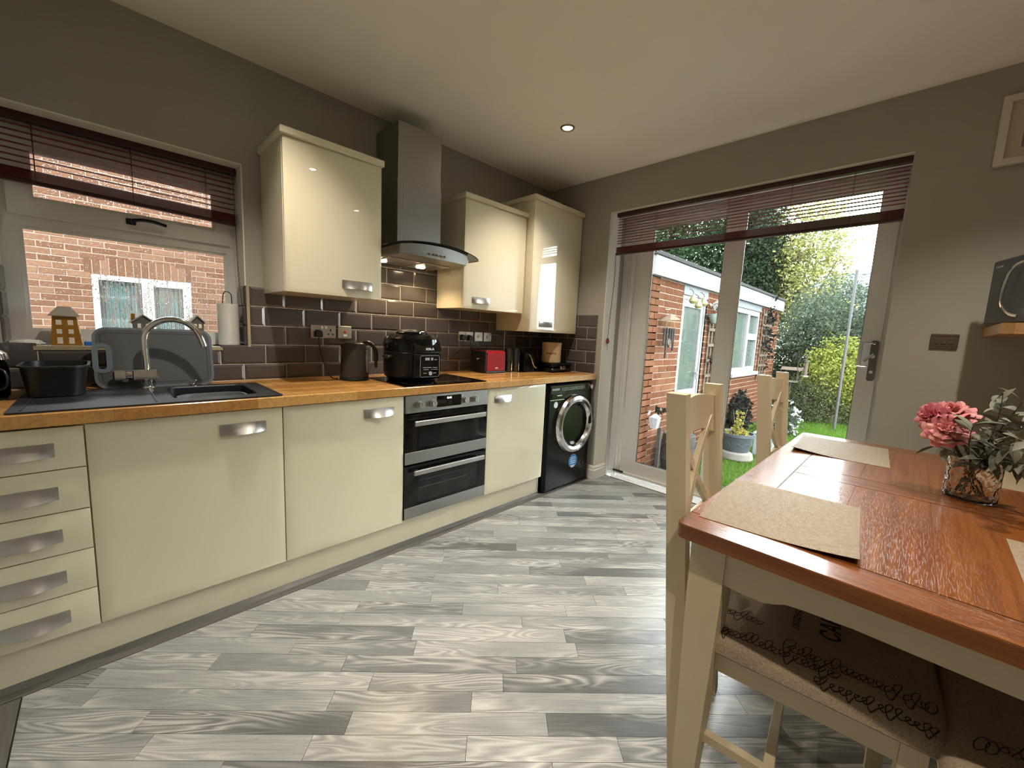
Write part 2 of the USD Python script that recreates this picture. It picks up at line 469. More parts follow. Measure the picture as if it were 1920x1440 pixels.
# tiles returning into the window opening and onto the far wall beside the washing machine
for z0, z1 in rows[2:5]:
    z0 = max(z0, WZ0 + 0.003)
    piece(wl, 'tile', tile_mesh(0.142, z1 - z0 - GR), 'tile_glaze', place((-0.144, WY1, z0 + GR / 2), -PI / 2))
    piece(wl, 'tile', tile_mesh(0.142, z1 - z0 - GR), 'tile_glaze', place((-0.002, WY0, z0 + GR / 2), PI / 2))
for k, (z0, z1) in enumerate(rows[:5]):
    x = 0.60
    first = 0.10 if k % 2 else TP
    while x > 0.01:
        w = min(first, x - 0.005); first = TP
        piece(wb, 'tile', tile_mesh(w - GR, z1 - z0 - GR), 'tile_glaze', place((x - w + GR / 2, D - 0.002, z0 + GR / 2), -PI / 2))
        x -= w
part(wb, 'grout', box(0.004, 0.60, D - 0.0068, D, 0.905, 1.404), 'grout')
struct('trim_1', join(box(-0.15, 0.0105, WY1 + 0.0, WY1 + 0.013, WZ0 - 0.016, 1.404), box(-0.002, 0.0105, WY0 - 0.012, WY1 + 0.013, WZ0 - 0.016, WZ0)), 'trim_beige')
struct('trim_5', box(0.0105, 0.0145, 1.281, 1.289, 0.912, 1.236), 'skirting_white')
struct('trim_2', join(box(-0.14, 0.0015, WY0, WY1, WZ1 - 0.004, WZ1 + 0.002), box(-0.14, 0.0015, WY1 - 0.004, WY1 + 0.002, 1.404, WZ1), box(-0.14, 0.0015, WY0 - 0.002, WY0 + 0.004, 1.404, WZ1)), 'white_reveal')
struct('trim_3', box(-0.15, -0.003, WY0, WY1, WZ0 - 0.012, WZ0 + 0.001), 'upvc')
struct('trim_4', join(box(DX0 - 0.002, DX0 + 0.004, D - 0.0015, 1.975, 0.0, DZ1), box(DX0, DX1, D - 0.0015, 1.975, DZ1 - 0.004, DZ1 + 0.002)), 'white_reveal')


def skirting(x0, x1, y):
    prof = [(0, 0), (-0.018, 0), (-0.018, 0.075), (-0.012, 0.085), (-0.014, 0.095), (-0.008, 0.112), (0, 0.116)]
    return ext(Polygon([(y + a, z) for a, z in prof]), x0, x1, 'x')


sk_u = [(0.6, D - 0.018, 0), (DX0 + 0.018, D - 0.018, 0), (DX0 + 0.018, 1.972, 0)]
def sk_ring(i):
    out = []
    for o, z in [(0, 0), (0.018, 0), (0.018, 0.078), (0.012, 0.088), (0.014, 0.098), (0.007, 0.114), (0, 0.118)]:
        x, y = ((0.602, D - o), (DX0 + o, D - o), (DX0 + o, 1.972))[i]
        out.append((x, y, z))
    return out
struct('baseboard_back', loft([sk_ring(0), sk_ring(1), sk_ring(2)][::-1]), 'skirting_white', smooth=False)
struct('baseboard_right', moved(skirting(DX1 + 0.01, XR, 0.0), place((0, D, 0))), 'skirting_white', smooth=False)

# ceiling downlights
paint('bezel_nickel', (150, 142, 128), 0.3, metallic=0.9)
for i, (x, y) in enumerate(SPOTS):
    first = i == 0
    d = thing('downlight', 'round recessed ceiling downlight glowing near the patio door, the only one in view' if first else 'round recessed ceiling downlight outside the picture, lighting the kitchen',
              'ceiling light', (x, y, H), group='ceiling downlights' if not first else None)
    part(d, 'bezel', lathe([(0.030, -0.001), (0.034, -0.006), (0.042, -0.006), (0.046, 0.0), (0.030, 0.0)], n=32), 'bezel_nickel', local=True)
    part(d, 'lamp', lathe([(0.0, -0.002), (0.029, -0.002), (0.029, 0.0), (0.0, 0.0)], n=24, caps=False), 'lamp_face', local=True)
    li = UsdLux.SphereLight.Define(stage, d.path + '/light'); li.CreateRadiusAttr(0.022); li.CreateIntensityAttr(SPOT_POWER); li.CreateColorAttr(Gf.Vec3f(*SPOT_COLOR)); li.AddTranslateOp().Set((0, 0, -0.03))
    sh = UsdLux.ShapingAPI.Apply(li.GetPrim()); sh.CreateShapingConeAngleAttr(53.0); sh.CreateShapingConeSoftnessAttr(1.0)

# ================================================================ fitted kitchen
def pillow(y0, y1, z0, z1, xb, xf, bv=0.032, dep=0.007):
    """A door or drawer front with a broad bevel all round."""
    r = lambda i, x: [(x, y0 + i, z0 + i), (x, y1 - i, z0 + i), (x, y1 - i, z1 - i), (x, y0 + i, z1 - i)]
    return loft([r(0, xb), r(0, xf - dep - 0.001), r(0.001, xf - dep), r(bv, xf)])


def bow_handle(xf, yc, z0, w=0.160, h=0.043, flip=False):
    """A flat steel pull whose lower edge bows out from the door in the middle."""
    nu, nv = 25, 7; rows_ = []
    for s in (0.0, 1.0):
        for j in range(nv):
            v = j / (nv - 1)
            for i in range(nu):
                u = 2 * i / (nu - 1) - 1
                bow = 0.026 * max(0.0, 1 - u * u) ** 1.3 * (1 - v) ** 1.2
                rows_.append((xf + 0.002 + bow + s * 0.0022, yc + u * w / 2, z0 + h * v))
    n = nu * nv; f = []
    for j in range(nv - 1):
        for i in range(nu - 1):
            a, b, c, d = j * nu + i, j * nu + i + 1, (j + 1) * nu + i + 1, (j + 1) * nu + i
            f += [(n + a, n + b, n + c), (n + a, n + c, n + d), (a, c, b), (a, d, c)]
    rim = [i for i in range(nu)] + [j * nu + nu - 1 for j in range(1, nv)] + [(nv - 1) * nu + i for i in range(nu - 2, -1, -1)] + [j * nu for j in range(nv - 2, 0, -1)]
    for a, b in zip(rim, rim[1:] + rim[:1]):
        f += [(a, b, n + b), (a, n + b, n + a)]
    m = tm(rows_, f)
    return join(m, box(xf, xf + 0.004, yc - w / 2 + 0.002, yc - w / 2 + 0.012, z0 + 0.008, z0 + h - 0.004), box(xf, xf + 0.004, yc + w / 2 - 0.012, yc + w / 2 - 0.002, z0 + 0.008, z0 + h - 0.004))


def carcass(y0, y1, z0, z1, x1, back=0.012):
    return join(box(back, x1, y0, y0 + 0.018, z0, z1), box(back, x1, y1 - 0.018, y1, z0, z1), box(back, x1, y0 + 0.018, y1 - 0.018, z0, z0 + 0.018), box(back, back + 0.008, y0 + 0.018, y1 - 0.018, z0 + 0.018, z1 - 0.02))


XF = 0.600                                                    # plane of the door fronts
Y = [-1.480, -1.183, -0.590, 0.000, 0.599, 1.176]
t = thing('drawer_unit', 'cream drawer unit with five steel-handled drawers left of the sink cupboard', 'drawers', (0.3, (Y[0] + Y[1]) / 2, 0.14))
part(t, 'carcass', carcass(Y[0], Y[1], 0.14, 0.865, 0.578), 'cream_satin')
zs = [0.142, 0.284, 0.429, 0.573, 0.717, 0.858]
for z0, z1 in zip(zs[:-1], zs[1:]):
    dr = part(t, 'drawer', pillow(Y[0] + 0.0015, Y[1] - 0.0025, z0 + 0.0015, z1 - 0.0015, 0.5785, XF), 'cream_gloss')
    part(t, 'handle', bow_handle(XF, (Y[0] + Y[1]) / 2, z0 + 0.048), 'steel_handle', under=dr, label='brushed steel bow handle')
for i, (lab, yc) in enumerate((('wide cream cupboard below the sink, handle at its upper right', -0.7365), ('cream cupboard between the sink cupboard and the double oven', -0.1455), ('narrow cream cupboard between the double oven and the washing machine', 0.735))):
    a, b = ((Y[1], Y[2]), (Y[2], Y[3]), (Y[4], Y[5]))[i]
    t = thing('base_cabinet', lab, 'cabinet', (0.3, (a + b) / 2, 0.14), group='cream base units')
    part(t, 'carcass', carcass(a, b, 0.14, 0.865, 0.578), 'cream_satin')
    d = part(t, 'door', pillow(a + 0.002, b - 0.002, 0.1445, 0.859, 0.5785, XF), 'cream_gloss')
    part(t, 'handle', bow_handle(XF, yc, 0.767), 'steel_handle', under=d, label='brushed steel bow handle')
t = thing('plinth', 'long cream kickboard under the kitchen base units', 'plinth', (0.56, -0.15, 0))
part(t, 'board', box(0.548, 0.566, Y[0], Y[5], 0.001, 0.139), 'plinth_cream')
part(t, 'sealing_strip', ext(Polygon([(0.566, 0.0015), (0.585, 0.0015), (0.569, 0.016), (0.566, 0.016)]), Y[0], Y[5], 'y'), 'plank_border', smooth=False, label='dark strip along the foot of the board')

# worktop, with openings for the sink bowl and the hob
WT0, WT1, XW = 0.866, 0.910, 0.623
SB = (0.195, 0.530, -0.945, -0.655)                            # sink bowl opening x0 x1 y0 y1
top = box(0.0, XW, -1.495, 1.790, WT0, WT1, 0.003)
cut = to_manifold(top) - manifold3d.Manifold.cube([0.42, 0.40, 0.2]).translate([0.15, -1.0, 0.8])
t = thing('worktop', 'long oak block worktop running along the tiled kitchen wall', 'worktop', (0.31, 0.15, WT0))
part(t, 'slab', from_manifold(cut), 'worktop_oak', smooth=False)

# sink: black composite, drainer on the left, bowl on the right
t = thing('sink', 'black composite inset sink with ribbed drainer in the oak worktop', 'sink', (0.39, -0.97, WT1))
rim = unary_union([sbox(0.150, -1.345, 0.610, -0.590)]).buffer(-0.012).buffer(0.012)
bowl_o = rrect(SB[1] - SB[0], SB[3] - SB[2], 0.035, (SB[0] + SB[1]) / 2, (SB[2] + SB[3]) / 2)
part(t, 'rim', ext(rim.difference(bowl_o), WT1 - 0.001, WT1 + 0.006), 'composite_black', smooth=False)
def bowl_ring(g, z):
    p = rrect(SB[1] - SB[0] - 2 * g, SB[3] - SB[2] - 2 * g, 0.035, (SB[0] + SB[1]) / 2, (SB[2] + SB[3]) / 2)
    return [(x, y, z) for x, y in list(p.exterior.coords)[:-1]]
R = [bowl_ring(0, WT1 + 0.006), bowl_ring(0.004, WT1 + 0.002), bowl_ring(0.006, 0.75), bowl_ring(0.02, 0.735), bowl_ring(0.02, 0.728), bowl_ring(-0.006, 0.728), bowl_ring(-0.006, WT1 - 0.002)]
n_ = len(R[0]); v = np.vstack(R); f = []
for i in range(len(R) - 1):
    for k in range(n_):
        l = (k + 1) % n_; f += [(i * n_ + k, (i + 1) * n_ + l, i * n_ + l), (i * n_ + k, (i + 1) * n_ + k, (i + 1) * n_ + l)]
part(t, 'bowl', join(tm(v, f), ext(bowl_o.buffer(-0.01), 0.730, 0.737)), 'composite_black')
part(t, 'drainer_rib', join([box(0.235 + 0.055 * k, 0.245 + 0.055 * k, -1.27, -1.02, WT1 + 0.0055, WT1 + 0.0085, 0.001) for k in range(0)] + [box(0.20, 0.58, -1.318, -1.312, WT1 + 0.0055, WT1 + 0.0085, 0.001), box(0.20, 0.58, -1.0, -0.994, WT1 + 0.0055, WT1 + 0.0085, 0.001)]), 'composite_black')
part(t, 'waste_knob', join(cyl((0.172, -0.845, WT1 + 0.006), (0.172, -0.845, WT1 + 0.016), 0.018), cyl((0.172, -0.845, WT1 + 0.016), (0.172, -0.845, WT1 + 0.030), 0.010), cyl((0.172, -0.845, WT1 + 0.022), (0.200, -0.835, WT1 + 0.034), 0.004)), 'chrome')
paint('bowl_grey', (112, 116, 120), 0.4)
t = thing('washing_up_bowl', 'grey plastic washing-up bowl standing in the sink', 'bowl', (0.3625, -0.80, 0.737))
def tub(w0, h0, w1, h1, z0, z1, cx, cy, th=0.003, lip=0.012, r=0.05):
    P = lambda w, h, rr: [p for p in list(rrect(w, h, rr, cx, cy).exterior.coords)[:-1]]
    S = [(P(w0, h0, r), z0), (P(w1, h1, r + 0.01), z1), (P(w1 + 2 * lip, h1 + 2 * lip, r + 0.02), z1 + 0.002), (P(w1 + 2 * lip, h1 + 2 * lip, r + 0.02), z1 - 0.006),
         (P(w1 + 2 * lip - 0.004, h1 + 2 * lip - 0.004, r + 0.02), z1 - 0.006)]
    S = [(P(w1 + 2 * lip, h1 + 2 * lip, r + 0.02), z1 - 0.007), (P(w1 + 2 * lip, h1 + 2 * lip, r + 0.02), z1), (P(w1, h1, r + 0.01), z1), (P(w0 - 2 * th, h0 - 2 * th, r), z0 + th)]
    O = [(P(w0, h0, r), z0), (P(w1 + 0.002, h1 + 0.002, r + 0.01), z1 - 0.006), (P(w1 + 2 * lip, h1 + 2 * lip, r + 0.02), z1 - 0.007)]
    rings = [[(x, y, z) for x, y in p] for p, z in O + S[1:]]
    return loft(rings)
part(t, 'tub', tub(0.18, 0.20, 0.205, 0.225, 0.738, 0.897, 0.405, -0.80, lip=0.009), 'bowl_grey')

# tap
t = thing('mixer_tap', 'tall chrome swan-neck mixer tap behind the black sink', 'tap', (0.162, -0.999, WT1 + 0.006))
part(t, 'base', join(cyl((0.162, -0.999, WT1 + 0.006), (0.162, -0.999, WT1 + 0.012), 0.027, 0.025), cyl((0.162, -0.999, WT1 + 0.012), (0.162, -0.999, 0.958), 0.018)), 'chrome')
part(t, 'body', box(0.140, 0.184, -1.045, -0.962, 0.952, 0.996, 0.004), 'chrome')
part(t, 'lever', join(cyl((0.162, -1.044, 0.974), (0.162, -1.062, 0.974), 0.018), box(0.142, 0.182, -1.104, -1.062, 0.953, 0.995, 0.005)), 'chrome')
sp = [(0.162, -0.999, 0.99), (0.162, -0.999, 1.06), (0.162, -0.999, 1.12)] + [(0.162 + 0.022 * (1 - math.cos(a)), -0.905 - 0.094 * math.cos(a), 1.12 + 0.094 * math.sin(a)) for a in np.linspace(0.15, 2.75, 16)] + [(0.206, -0.806, 1.120), (0.207, -0.800, 1.098)]
part(t, 'spout', tube(curve(sp, 40), 0.0125, 14), 'chrome')

# hob
t = thing('hob', 'black glass hob set in the oak worktop under the hood', 'hob', (0.40, 0.28, WT1))
part(t, 'glass_plate', ext(rrect(0.44, 0.585, 0.006, 0.385, 0.285), WT1 + 0.0003, WT1 + 0.005), 'black_glass', smooth=False)
paint('ring_print', (70, 70, 74), 0.3)
part(t, 'cooking_zone', join([lathe([(r, 0), (r, 0.0003), (r - 0.0015, 0.0003), (r - 0.0015, 0)], (x, y, WT1 + 0.0051), n=40, caps=False) for x, y, r in ((0.27, 0.14, 0.075), (0.27, 0.43, 0.09), (0.50, 0.14, 0.09), (0.50, 0.44, 0.075))]), 'ring_print', label='thin grey printed ring')

# built-under double oven
paint('oven_window', (33, 33, 34), 0.06)
glow('clock_digits', (0.75, 0.95, 1.0), 3.0)
t = thing('double_oven', 'stainless steel and black glass double oven built under the worktop', 'oven', (0.3, 0.3, 0.14))
part(t, 'body', box(0.03, 0.572, 0.006, 0.593, 0.146, 0.862), 'black_satin')
cp = part(t, 'control_panel', box(0.573, 0.600, 0.004, 0.595, 0.762, 0.860, 0.002), 'steel_brushed')
for y in (0.094, 0.178, 0.408, 0.488):
    part(t, 'knob', join(cyl((0.600, y, 0.807), (0.606, y, 0.807), 0.021, n=24), cyl((0.606, y, 0.807), (0.624, y, 0.807), 0.018, 0.016, n=24), box(0.6235, 0.6255, y - 0.002, y + 0.002, 0.795, 0.822)), 'steel_handle', under=cp)
    part(t, 'marking', box(0.6002, 0.6006, y - 0.002, y + 0.002, 0.838, 0.842), 'dark_plastic', under=cp)
part(t, 'display', box(0.5985, 0.6012, 0.205, 0.380, 0.780, 0.845), 'black_glass', under=cp)
dg = meshkit.text_mesh('0:40', 0.011, 0.0006, True); dg.apply_translation([-dg.bounds.mean(0)[0], -dg.bounds.mean(0)[1], 0])
part(t, 'clock_digits', moved(dg, np.array([[0, 0, 1, 0.6013], [1, 0, 0, 0.292], [0, 1, 0, 0.831], [0, 0, 0, 1.0]])), 'clock_digits', smooth=False, under=cp, label='white lit clock digits')
for (z0, z1, zstrip, zh, zr) in ((0.474, 0.755, 0.541, 0.708, ()), (0.158, 0.462, 0.222, 0.428, (0.365, 0.322))):
    d = part(t, 'oven_door', box(0.574, 0.597, 0.004, 0.595, z0, z1, 0.002), 'oven_glass')
    part(t, 'window', box(0.5965, 0.5978, 0.09, 0.525, zstrip + 0.02, zh - 0.032), 'oven_window', under=d)
    for z in zr:
        part(t, 'rack', box(0.5974, 0.5982, 0.10, 0.44, z, z + 0.004), 'ring_print', under=d, label='faint rack behind the glass')
    part(t, 'steel_strip', box(0.595, 0.601, 0.004, 0.595, z0, zstrip, 0.001), 'steel_brushed', under=d)
    part(t, 'handle', join(box(0.622, 0.638, 0.045, 0.555, zh - 0.014, zh + 0.014, 0.003), box(0.595, 0.624, 0.07, 0.085, zh - 0.008, zh + 0.008), box(0.595, 0.624, 0.515, 0.53, zh - 0.008, zh + 0.008)), 'steel_handle', under=d)

# washing machine
paint('wm_black', (9, 9, 10), 0.2, specular_ior_level=0.25)
paint('porthole_glass', (10, 10, 11), 0.12, specular_ior_level=0.2)
paint('ring_chrome', (240, 240, 242), 0.16, metallic=1.0)
paint('sticker_blue', (40, 140, 210), 0.4)
paint('sticker_white', (235, 238, 240), 0.4)
paint('panel_print', (150, 148, 176), 0.25)
WMY0, WMY1, WMX = 1.196, 1.788, 0.600
t = thing('washing_machine', 'black washing machine with chrome porthole at the end of the worktop', 'washing machine', (0.3, 1.485, 0))
sec = lambda g, z: [(x, y, z) for x, y in list(Polygon(rrect(0.555 - 2 * g, WMY1 - WMY0 - 2 * g, 0.028, WMX - 0.2775, (WMY0 + WMY1) / 2)).exterior.coords)[:-1]]
part(t, 'body', loft([sec(0.004, 0.006), sec(0, 0.012), sec(0, 0.838), sec(0.006, 0.846)]), 'wm_black')
part(t, 'foot', join([cyl((x, y, 0), (x, y, 0.01), 0.02) for x in (0.1, 0.53) for y in (1.26, 1.71)]), 'dark_plastic')
cp = part(t, 'control_panel', box(0.592, 0.606, 1.222, 1.752, 0.787, 0.832, 0.003), 'black_gloss')
part(t, 'panel_print', join([box(0.6058, 0.6065, 1.36 + 0.022 * k, 1.376 + 0.022 * k, zz, zz + 0.004) for k in range(14) for zz in (0.797, 0.806, 0.815)] + [box(0.6058, 0.6065, 1.235, 1.325, 0.803, 0.818)]), 'panel_print', under=cp, label='rows of pale printed programme names')
part(t, 'dial', join(cyl((0.606, 1.722, 0.811), (0.632, 1.722, 0.811), 0.021, 0.018, n=28)), 'chrome', under=cp)
part(t, 'detergent_drawer', box(0.596, 0.604, 1.235, 1.40, 0.737, 0.781, 0.002), 'wm_black')
part(t, 'drawer_trim', join(box(0.603, 0.607, 1.30, 1.36, 0.757, 0.765, 0.001), box(0.600, 0.6025, 1.225, 1.395, 0.726, 0.730)), 'chrome')
pc = (1.538, 0.516)
L = lambda prof, n=56: moved(lathe(prof, n=n), np.array([[0, 0, 1, 0.600], [1, 0, 0, pc[0]], [0, 1, 0, pc[1]], [0, 0, 0, 1.0]]))
dr = part(t, 'porthole_ring', L([(0.236, -0.004), (0.238, 0.012), (0.228, 0.034), (0.205, 0.043), (0.184, 0.036), (0.172, 0.014), (0.170, 0.004), (0.170, -0.004)]), 'ring_chrome')
part(t, 'door_glass', L([(0.0, -0.03), (0.10, -0.022), (0.150, 0.0), (0.171, 0.010), (0.171, 0.006), (0.150, -0.006), (0.10, -0.028), (0.0, -0.036)]), 'porthole_glass', under=dr)
part(t, 'door_grip', box(0.620, 0.641, pc[0] + 0.175, pc[0] + 0.228, pc[1] - 0.02, pc[1] + 0.09, 0.006), 'black_gloss', under=dr)
st = part(t, 'energy_sticker', cyl((0.600, 1.565, 0.196), (0.6008, 1.565, 0.196), 0.058, n=40), 'sticker_blue', label='round blue sticker')
part(t, 'sticker_print', join([box(0.6008, 0.6012, 1.53, 1.60, z, z + 0.006) for z in (0.176, 0.192, 0.208, 0.222)] + [box(0.6008, 0.6012, 1.54, 1.59, 0.143, 0.160)]), 'sticker_white', under=st)
part(t, 'white_sticker', cyl((0.600, 1.297, 0.690), (0.6008, 1.297, 0.690), 0.024, n=32), 'sticker_white', label='small round white sticker')
part(t, 'filter_cap', join(cyl((0.600, 1.70, 0.15), (0.604, 1.70, 0.15), 0.012), cyl((0.600, 1.32, 0.06), (0.602, 1.32, 0.06), 0.006)), 'dark_plastic')

# wall units
paint('cornice_cream', (226, 217, 190), 0.4)
for lab, y0, y1, z0, zd, zc, x1, hy, hz in (
        ('large cream gloss wall cabinet between the window and the cooker hood', -0.504, -0.021, 1.3725, 2.066, 2.0985, 0.378, -0.160, 1.412),
        ('cream gloss wall cabinet right beside the cooker hood', 0.592, 1.178, 1.3765, 2.085, 2.1165, 0.321, 0.747, 1.414),
        ('taller, deeper cream wall cabinet in the corner by the patio door', 1.1835, 1.784, 1.240, 2.212, 2.2455, 0.392, 1.368, 1.279)):
    t = thing('wall_cabinet', lab, 'cabinet', (x1 / 2, (y0 + y1) / 2, z0), group='cream gloss wall units')
    part(t, 'carcass', box(0.011, x1 - 0.0215, y0, y1, z0, zd), 'cream_satin')
    d = part(t, 'door', pillow(y0 + 0.0015, y1 - 0.0015, z0 - 0.002, zd - 0.002, x1 - 0.021, x1, bv=0.024, dep=0.006), 'cream_gloss')
    part(t, 'handle', bow_handle(x1, hy, hz), 'steel_handle', under=d, label='brushed steel bow handle')
    part(t, 'cornice', box(0.011, x1 + 0.012, y0 - 0.012, y1 + 0.008, zd, zc, 0.004), 'cornice_cream')

# cooker hood
pane_mat('smoked_glass', tint=(0.80, 0.84, 0.82))
glow('hood_lamp_face', (1.0, 0.80, 0.52), 30.0)
t = thing('cooker_hood', 'stainless steel chimney cooker hood with a curved glass canopy', 'cooker hood', (0.2, 0.28, 1.6))
part(t, 'chimney', box(0.011, 0.270, 0.132, 0.428, 2.06, 2.398, 0.002), 'steel_brushed')
part(t, 'lower_sleeve', box(0.011, 0.274, 0.128, 0.432, 1.71, 2.085, 0.002), 'steel_brushed')
part(t, 'sleeve_flange', join(box(0.2738, 0.2752, 0.150, 0.153, 1.71, 2.085), box(0.2738, 0.2752, 0.168, 0.171, 1.71, 2.085)), 'steel_handle')
nn = 25; ys = np.linspace(-0.018, 0.614, nn); arch = lambda y: 1.714 - 0.040 * abs((y - 0.298) / 0.316) ** 2.2; front = lambda y: 0.490 - 0.020 * ((y - 0.298) / 0.316) ** 2 - 0.035 * abs((y - 0.298) / 0.316) ** 14
v, f = [], []
for y in ys:
    xs = np.linspace(0.012 if y < 0.588 else 0.338, front(y), 9)
    for x in xs:
        v.append((x, y, arch(y)))
    for x in xs:
        v.append((x, y, arch(y) - 0.006))
for i in range(nn - 1):
    a, b = i * 18, (i + 1) * 18
    for k in range(8):
        f += [(a + k, a + k + 1, b + k + 1), (a + k, b + k + 1, b + k), (a + 9 + k, b + 10 + k, a + 10 + k), (a + 9 + k, b + 9 + k, b + 10 + k)]
    f += [(a + 8, a + 17, b + 17), (a + 8, b + 17, b + 8), (a, b + 9, a + 9), (a, b, b + 9)]
for a in (0, (nn - 1) * 18):
    for k in range(8):
        q = [(a + k, a + 9 + k, a + 10 + k), (a + k, a + 10 + k, a + k + 1)]
        f += q if a == 0 else [x[::-1] for x in q]
part(t, 'glass_canopy', tm(v, f), 'smoked_glass')
edge = [(front(y) + 0.0005, y, arch(y) - 0.003) for y in ys]
part(t, 'canopy_edge', tube(edge, 0.0025, 6), 'black_gloss', label='dark edge of the glass')
yy = np.linspace(0.050, 0.515, 17); bar_t, bar_b = [], []
ring = lambda y: [(0.012, y, 1.628), (front(y) - 0.055, y, 1.628), (front(y) - 0.040, y, 1.632), (front(y) - 0.028, y, arch(y) - 0.010), (0.012, y, arch(y) - 0.010)]
part(t, 'canopy_body', loft([ring(y)[::-1] for y in yy]), 'steel_brushed', smooth=20)
part(t, 'button', join([cyl((front(y) - 0.036, y, 1.652), (front(y) - 0.027, y, 1.654), 0.006, n=14) for y in (0.235, 0.262, 0.289, 0.316, 0.343)]), 'steel_handle')
part(t, 'grease_filter', join(box(0.06, 0.30, 0.07, 0.275, 1.622, 1.6285, 0.002), box(0.06, 0.30, 0.29, 0.495, 1.622, 1.6285, 0.002)), 'steel_handle')
for y in (0.095, 0.365):
    part(t, 'hood_lamp', lathe([(0.0, 0.0), (0.026, 0.0), (0.030, 0.004), (0.030, 0.006), (0, 0.006)], (0.150, y, 1.615), n=24, caps=False), 'hood_lamp_face')
    li = UsdLux.SphereLight.Define(stage, t.path + f'/lamp_light_{int(y * 1000)}'); li.CreateRadiusAttr(0.02); li.CreateIntensityAttr(HOOD_POWER); li.CreateColorAttr(Gf.Vec3f(*HOOD_COLOR))
    li.AddTranslateOp().Set(tuple(np.array([0.150, y, 1.590]) - t.M[:3, 3]))
    sh = UsdLux.ShapingAPI.Apply(li.GetPrim()); sh.CreateShapingConeAngleAttr(70.0); sh.CreateShapingConeSoftnessAttr(0.6)

# ================================================================ kitchen window, patio door, blinds
def ring_poly(o, *holes):
    p = sbox(o[0], o[2], o[1], o[3])
    for h in holes:
        p = p.difference(sbox(h[0], h[2], h[1], h[3]))
    return p


mat('rain', {'g': ('glass_bsdf', {'color': (0.96, 0.98, 1.0), 'roughness': 0.0, 'IOR': 1.33})}, surface='g.BSDF')
w1 = struct_group('window_1', 'white kitchen window with a top-hung opener, spotted with rain')
A = (WY0, WY1, WZ0, WZ1); B1 = (-1.345, -0.636, 1.141, 1.571); B2 = (-1.362, -0.626, 1.616, 1.940); B3 = (-1.306, -0.683, 1.680, 1.872)
part(w1, 'frame', ext(ring_poly(A, B1, B2), -0.215, -0.150, 'x'), 'upvc', smooth=False)
part(w1, 'sash', ext(ring_poly((-1.367, -0.621, 1.611, 1.945), B3), -0.150, -0.138, 'x'), 'upvc', smooth=False)
part(w1, 'glazing_bead', join([ext(ring_poly((h[0] - 0.001, h[1] + 0.001, h[2] - 0.001, h[3] + 0.001), (h[0] + 0.012, h[1] - 0.012, h[2] + 0.012, h[3] - 0.012)), x - 0.012, x, 'x') for h, x in ((B1, -0.155), (B3, -0.143))]), 'upvc', smooth=False)
for h in (B1, B2):
    part(w1, 'pane', box(-0.186, -0.182, h[0] + 0.002, h[1] - 0.002, h[2] + 0.002, h[3] - 0.002), 'window_pane')
part(w1, 'handle', join(box(-0.138, -0.128, -1.02, -0.985, 1.640, 1.668, 0.003), tube(curve([(-0.130, -1.00, 1.654), (-0.108, -0.99, 1.658), (-0.100, -0.955, 1.664), (-0.103, -0.915, 1.662), (-0.110, -0.880, 1.656)], 16), [0.009] * 4 + [0.008] * 12, 8)), 'black_gloss', label='dark window catch')
dv, df = [], []
drng = np.random.default_rng(11)
def drop(cy, cz, r, st, x=-0.1862):
    n0 = len(dv)
    for i in range(6):
        a = i * PI / 3; dv.append((x, cy + r * math.cos(a), cz + r * st * math.sin(a)))
    for i in range(6):
        a = i * PI / 3; dv.append((x - 0.45 * r, cy + 0.6 * r * math.cos(a), cz + 0.6 * r * st * math.sin(a)))
    dv.append((x - 0.6 * r, cy, cz))
    for i in range(6):
        j = (i + 1) % 6
        df.extend([(n0 + i, n0 + 6 + j, n0 + j), (n0 + i, n0 + 6 + i, n0 + 6 + j), (n0 + 6 + i, n0 + 12, n0 + 6 + j)])
for k in range(4200):
    h = B1 if k < 2400 else B2
    cy = drng.uniform(h[0] + 0.02, h[1] - 0.02); cz = drng.uniform(h[2] + 0.02, h[3] - 0.02)
    wet = meshkit.noise(np.array([[cy * 7, cz * 5, 3.1]]), 2)[0]
    if wet < 0.45 and k < 2400 and cy < -1.1:
        continue
    r = abs(drng.normal(0.0011, 0.0008)) + 0.0006
    drop(cy, cz, r, drng.uniform(1.0, 1.6))
for k in range(150):                                           # runs of water down the lower pane
    cy = drng.uniform(-1.12, -0.66); z = drng.uniform(1.22, 1.45); n = drng.integers(6, 20)
    for i in range(n):
        drop(cy + drng.normal(0, 0.0007), z - i * 0.0085, drng.uniform(0.0009, 0.0019), 2.2)
part(w1, 'raindrops', tm(dv, df), 'rain', smooth=True, kind='stuff')

d1 = struct_group('door_1', 'white sliding patio door with a fixed pane on the left and chrome handle on the right')
FY = 2.045
part(d1, 'frame', ext(ring_poly((DX0, DX1, 0.0, DZ1), (0.755, 2.345, 0.048, 2.165)), FY, FY + 0.07, 'y'), 'upvc', smooth=False)
part(d1, 'track_ridge', join([box(x, x + 0.006, FY - 0.008, FY + 0.001, 0.0, 2.2, 0.001) for x in (0.700, 0.722)] + [box(0.66, 2.37, FY - 0.006, FY + 0.001, 0.026, 0.032, 0.001)]), 'upvc', smooth=False)
S1, G1 = (0.750, 1.520, 0.045, 2.170), (0.885, 1.447, 0.150, 2.122)
S2, G2 = (1.452, 2.352, 0.045, 2.170), (1.566, 2.276, 0.150, 2.132)
part(d1, 'fixed_sash', ext(ring_poly(S1, G1), FY + 0.025, FY + 0.062, 'y'), 'upvc', smooth=False)
part(d1, 'sliding_sash', ext(ring_poly(S2, G2), FY - 0.008, FY + 0.024, 'y'), 'upvc', smooth=False)
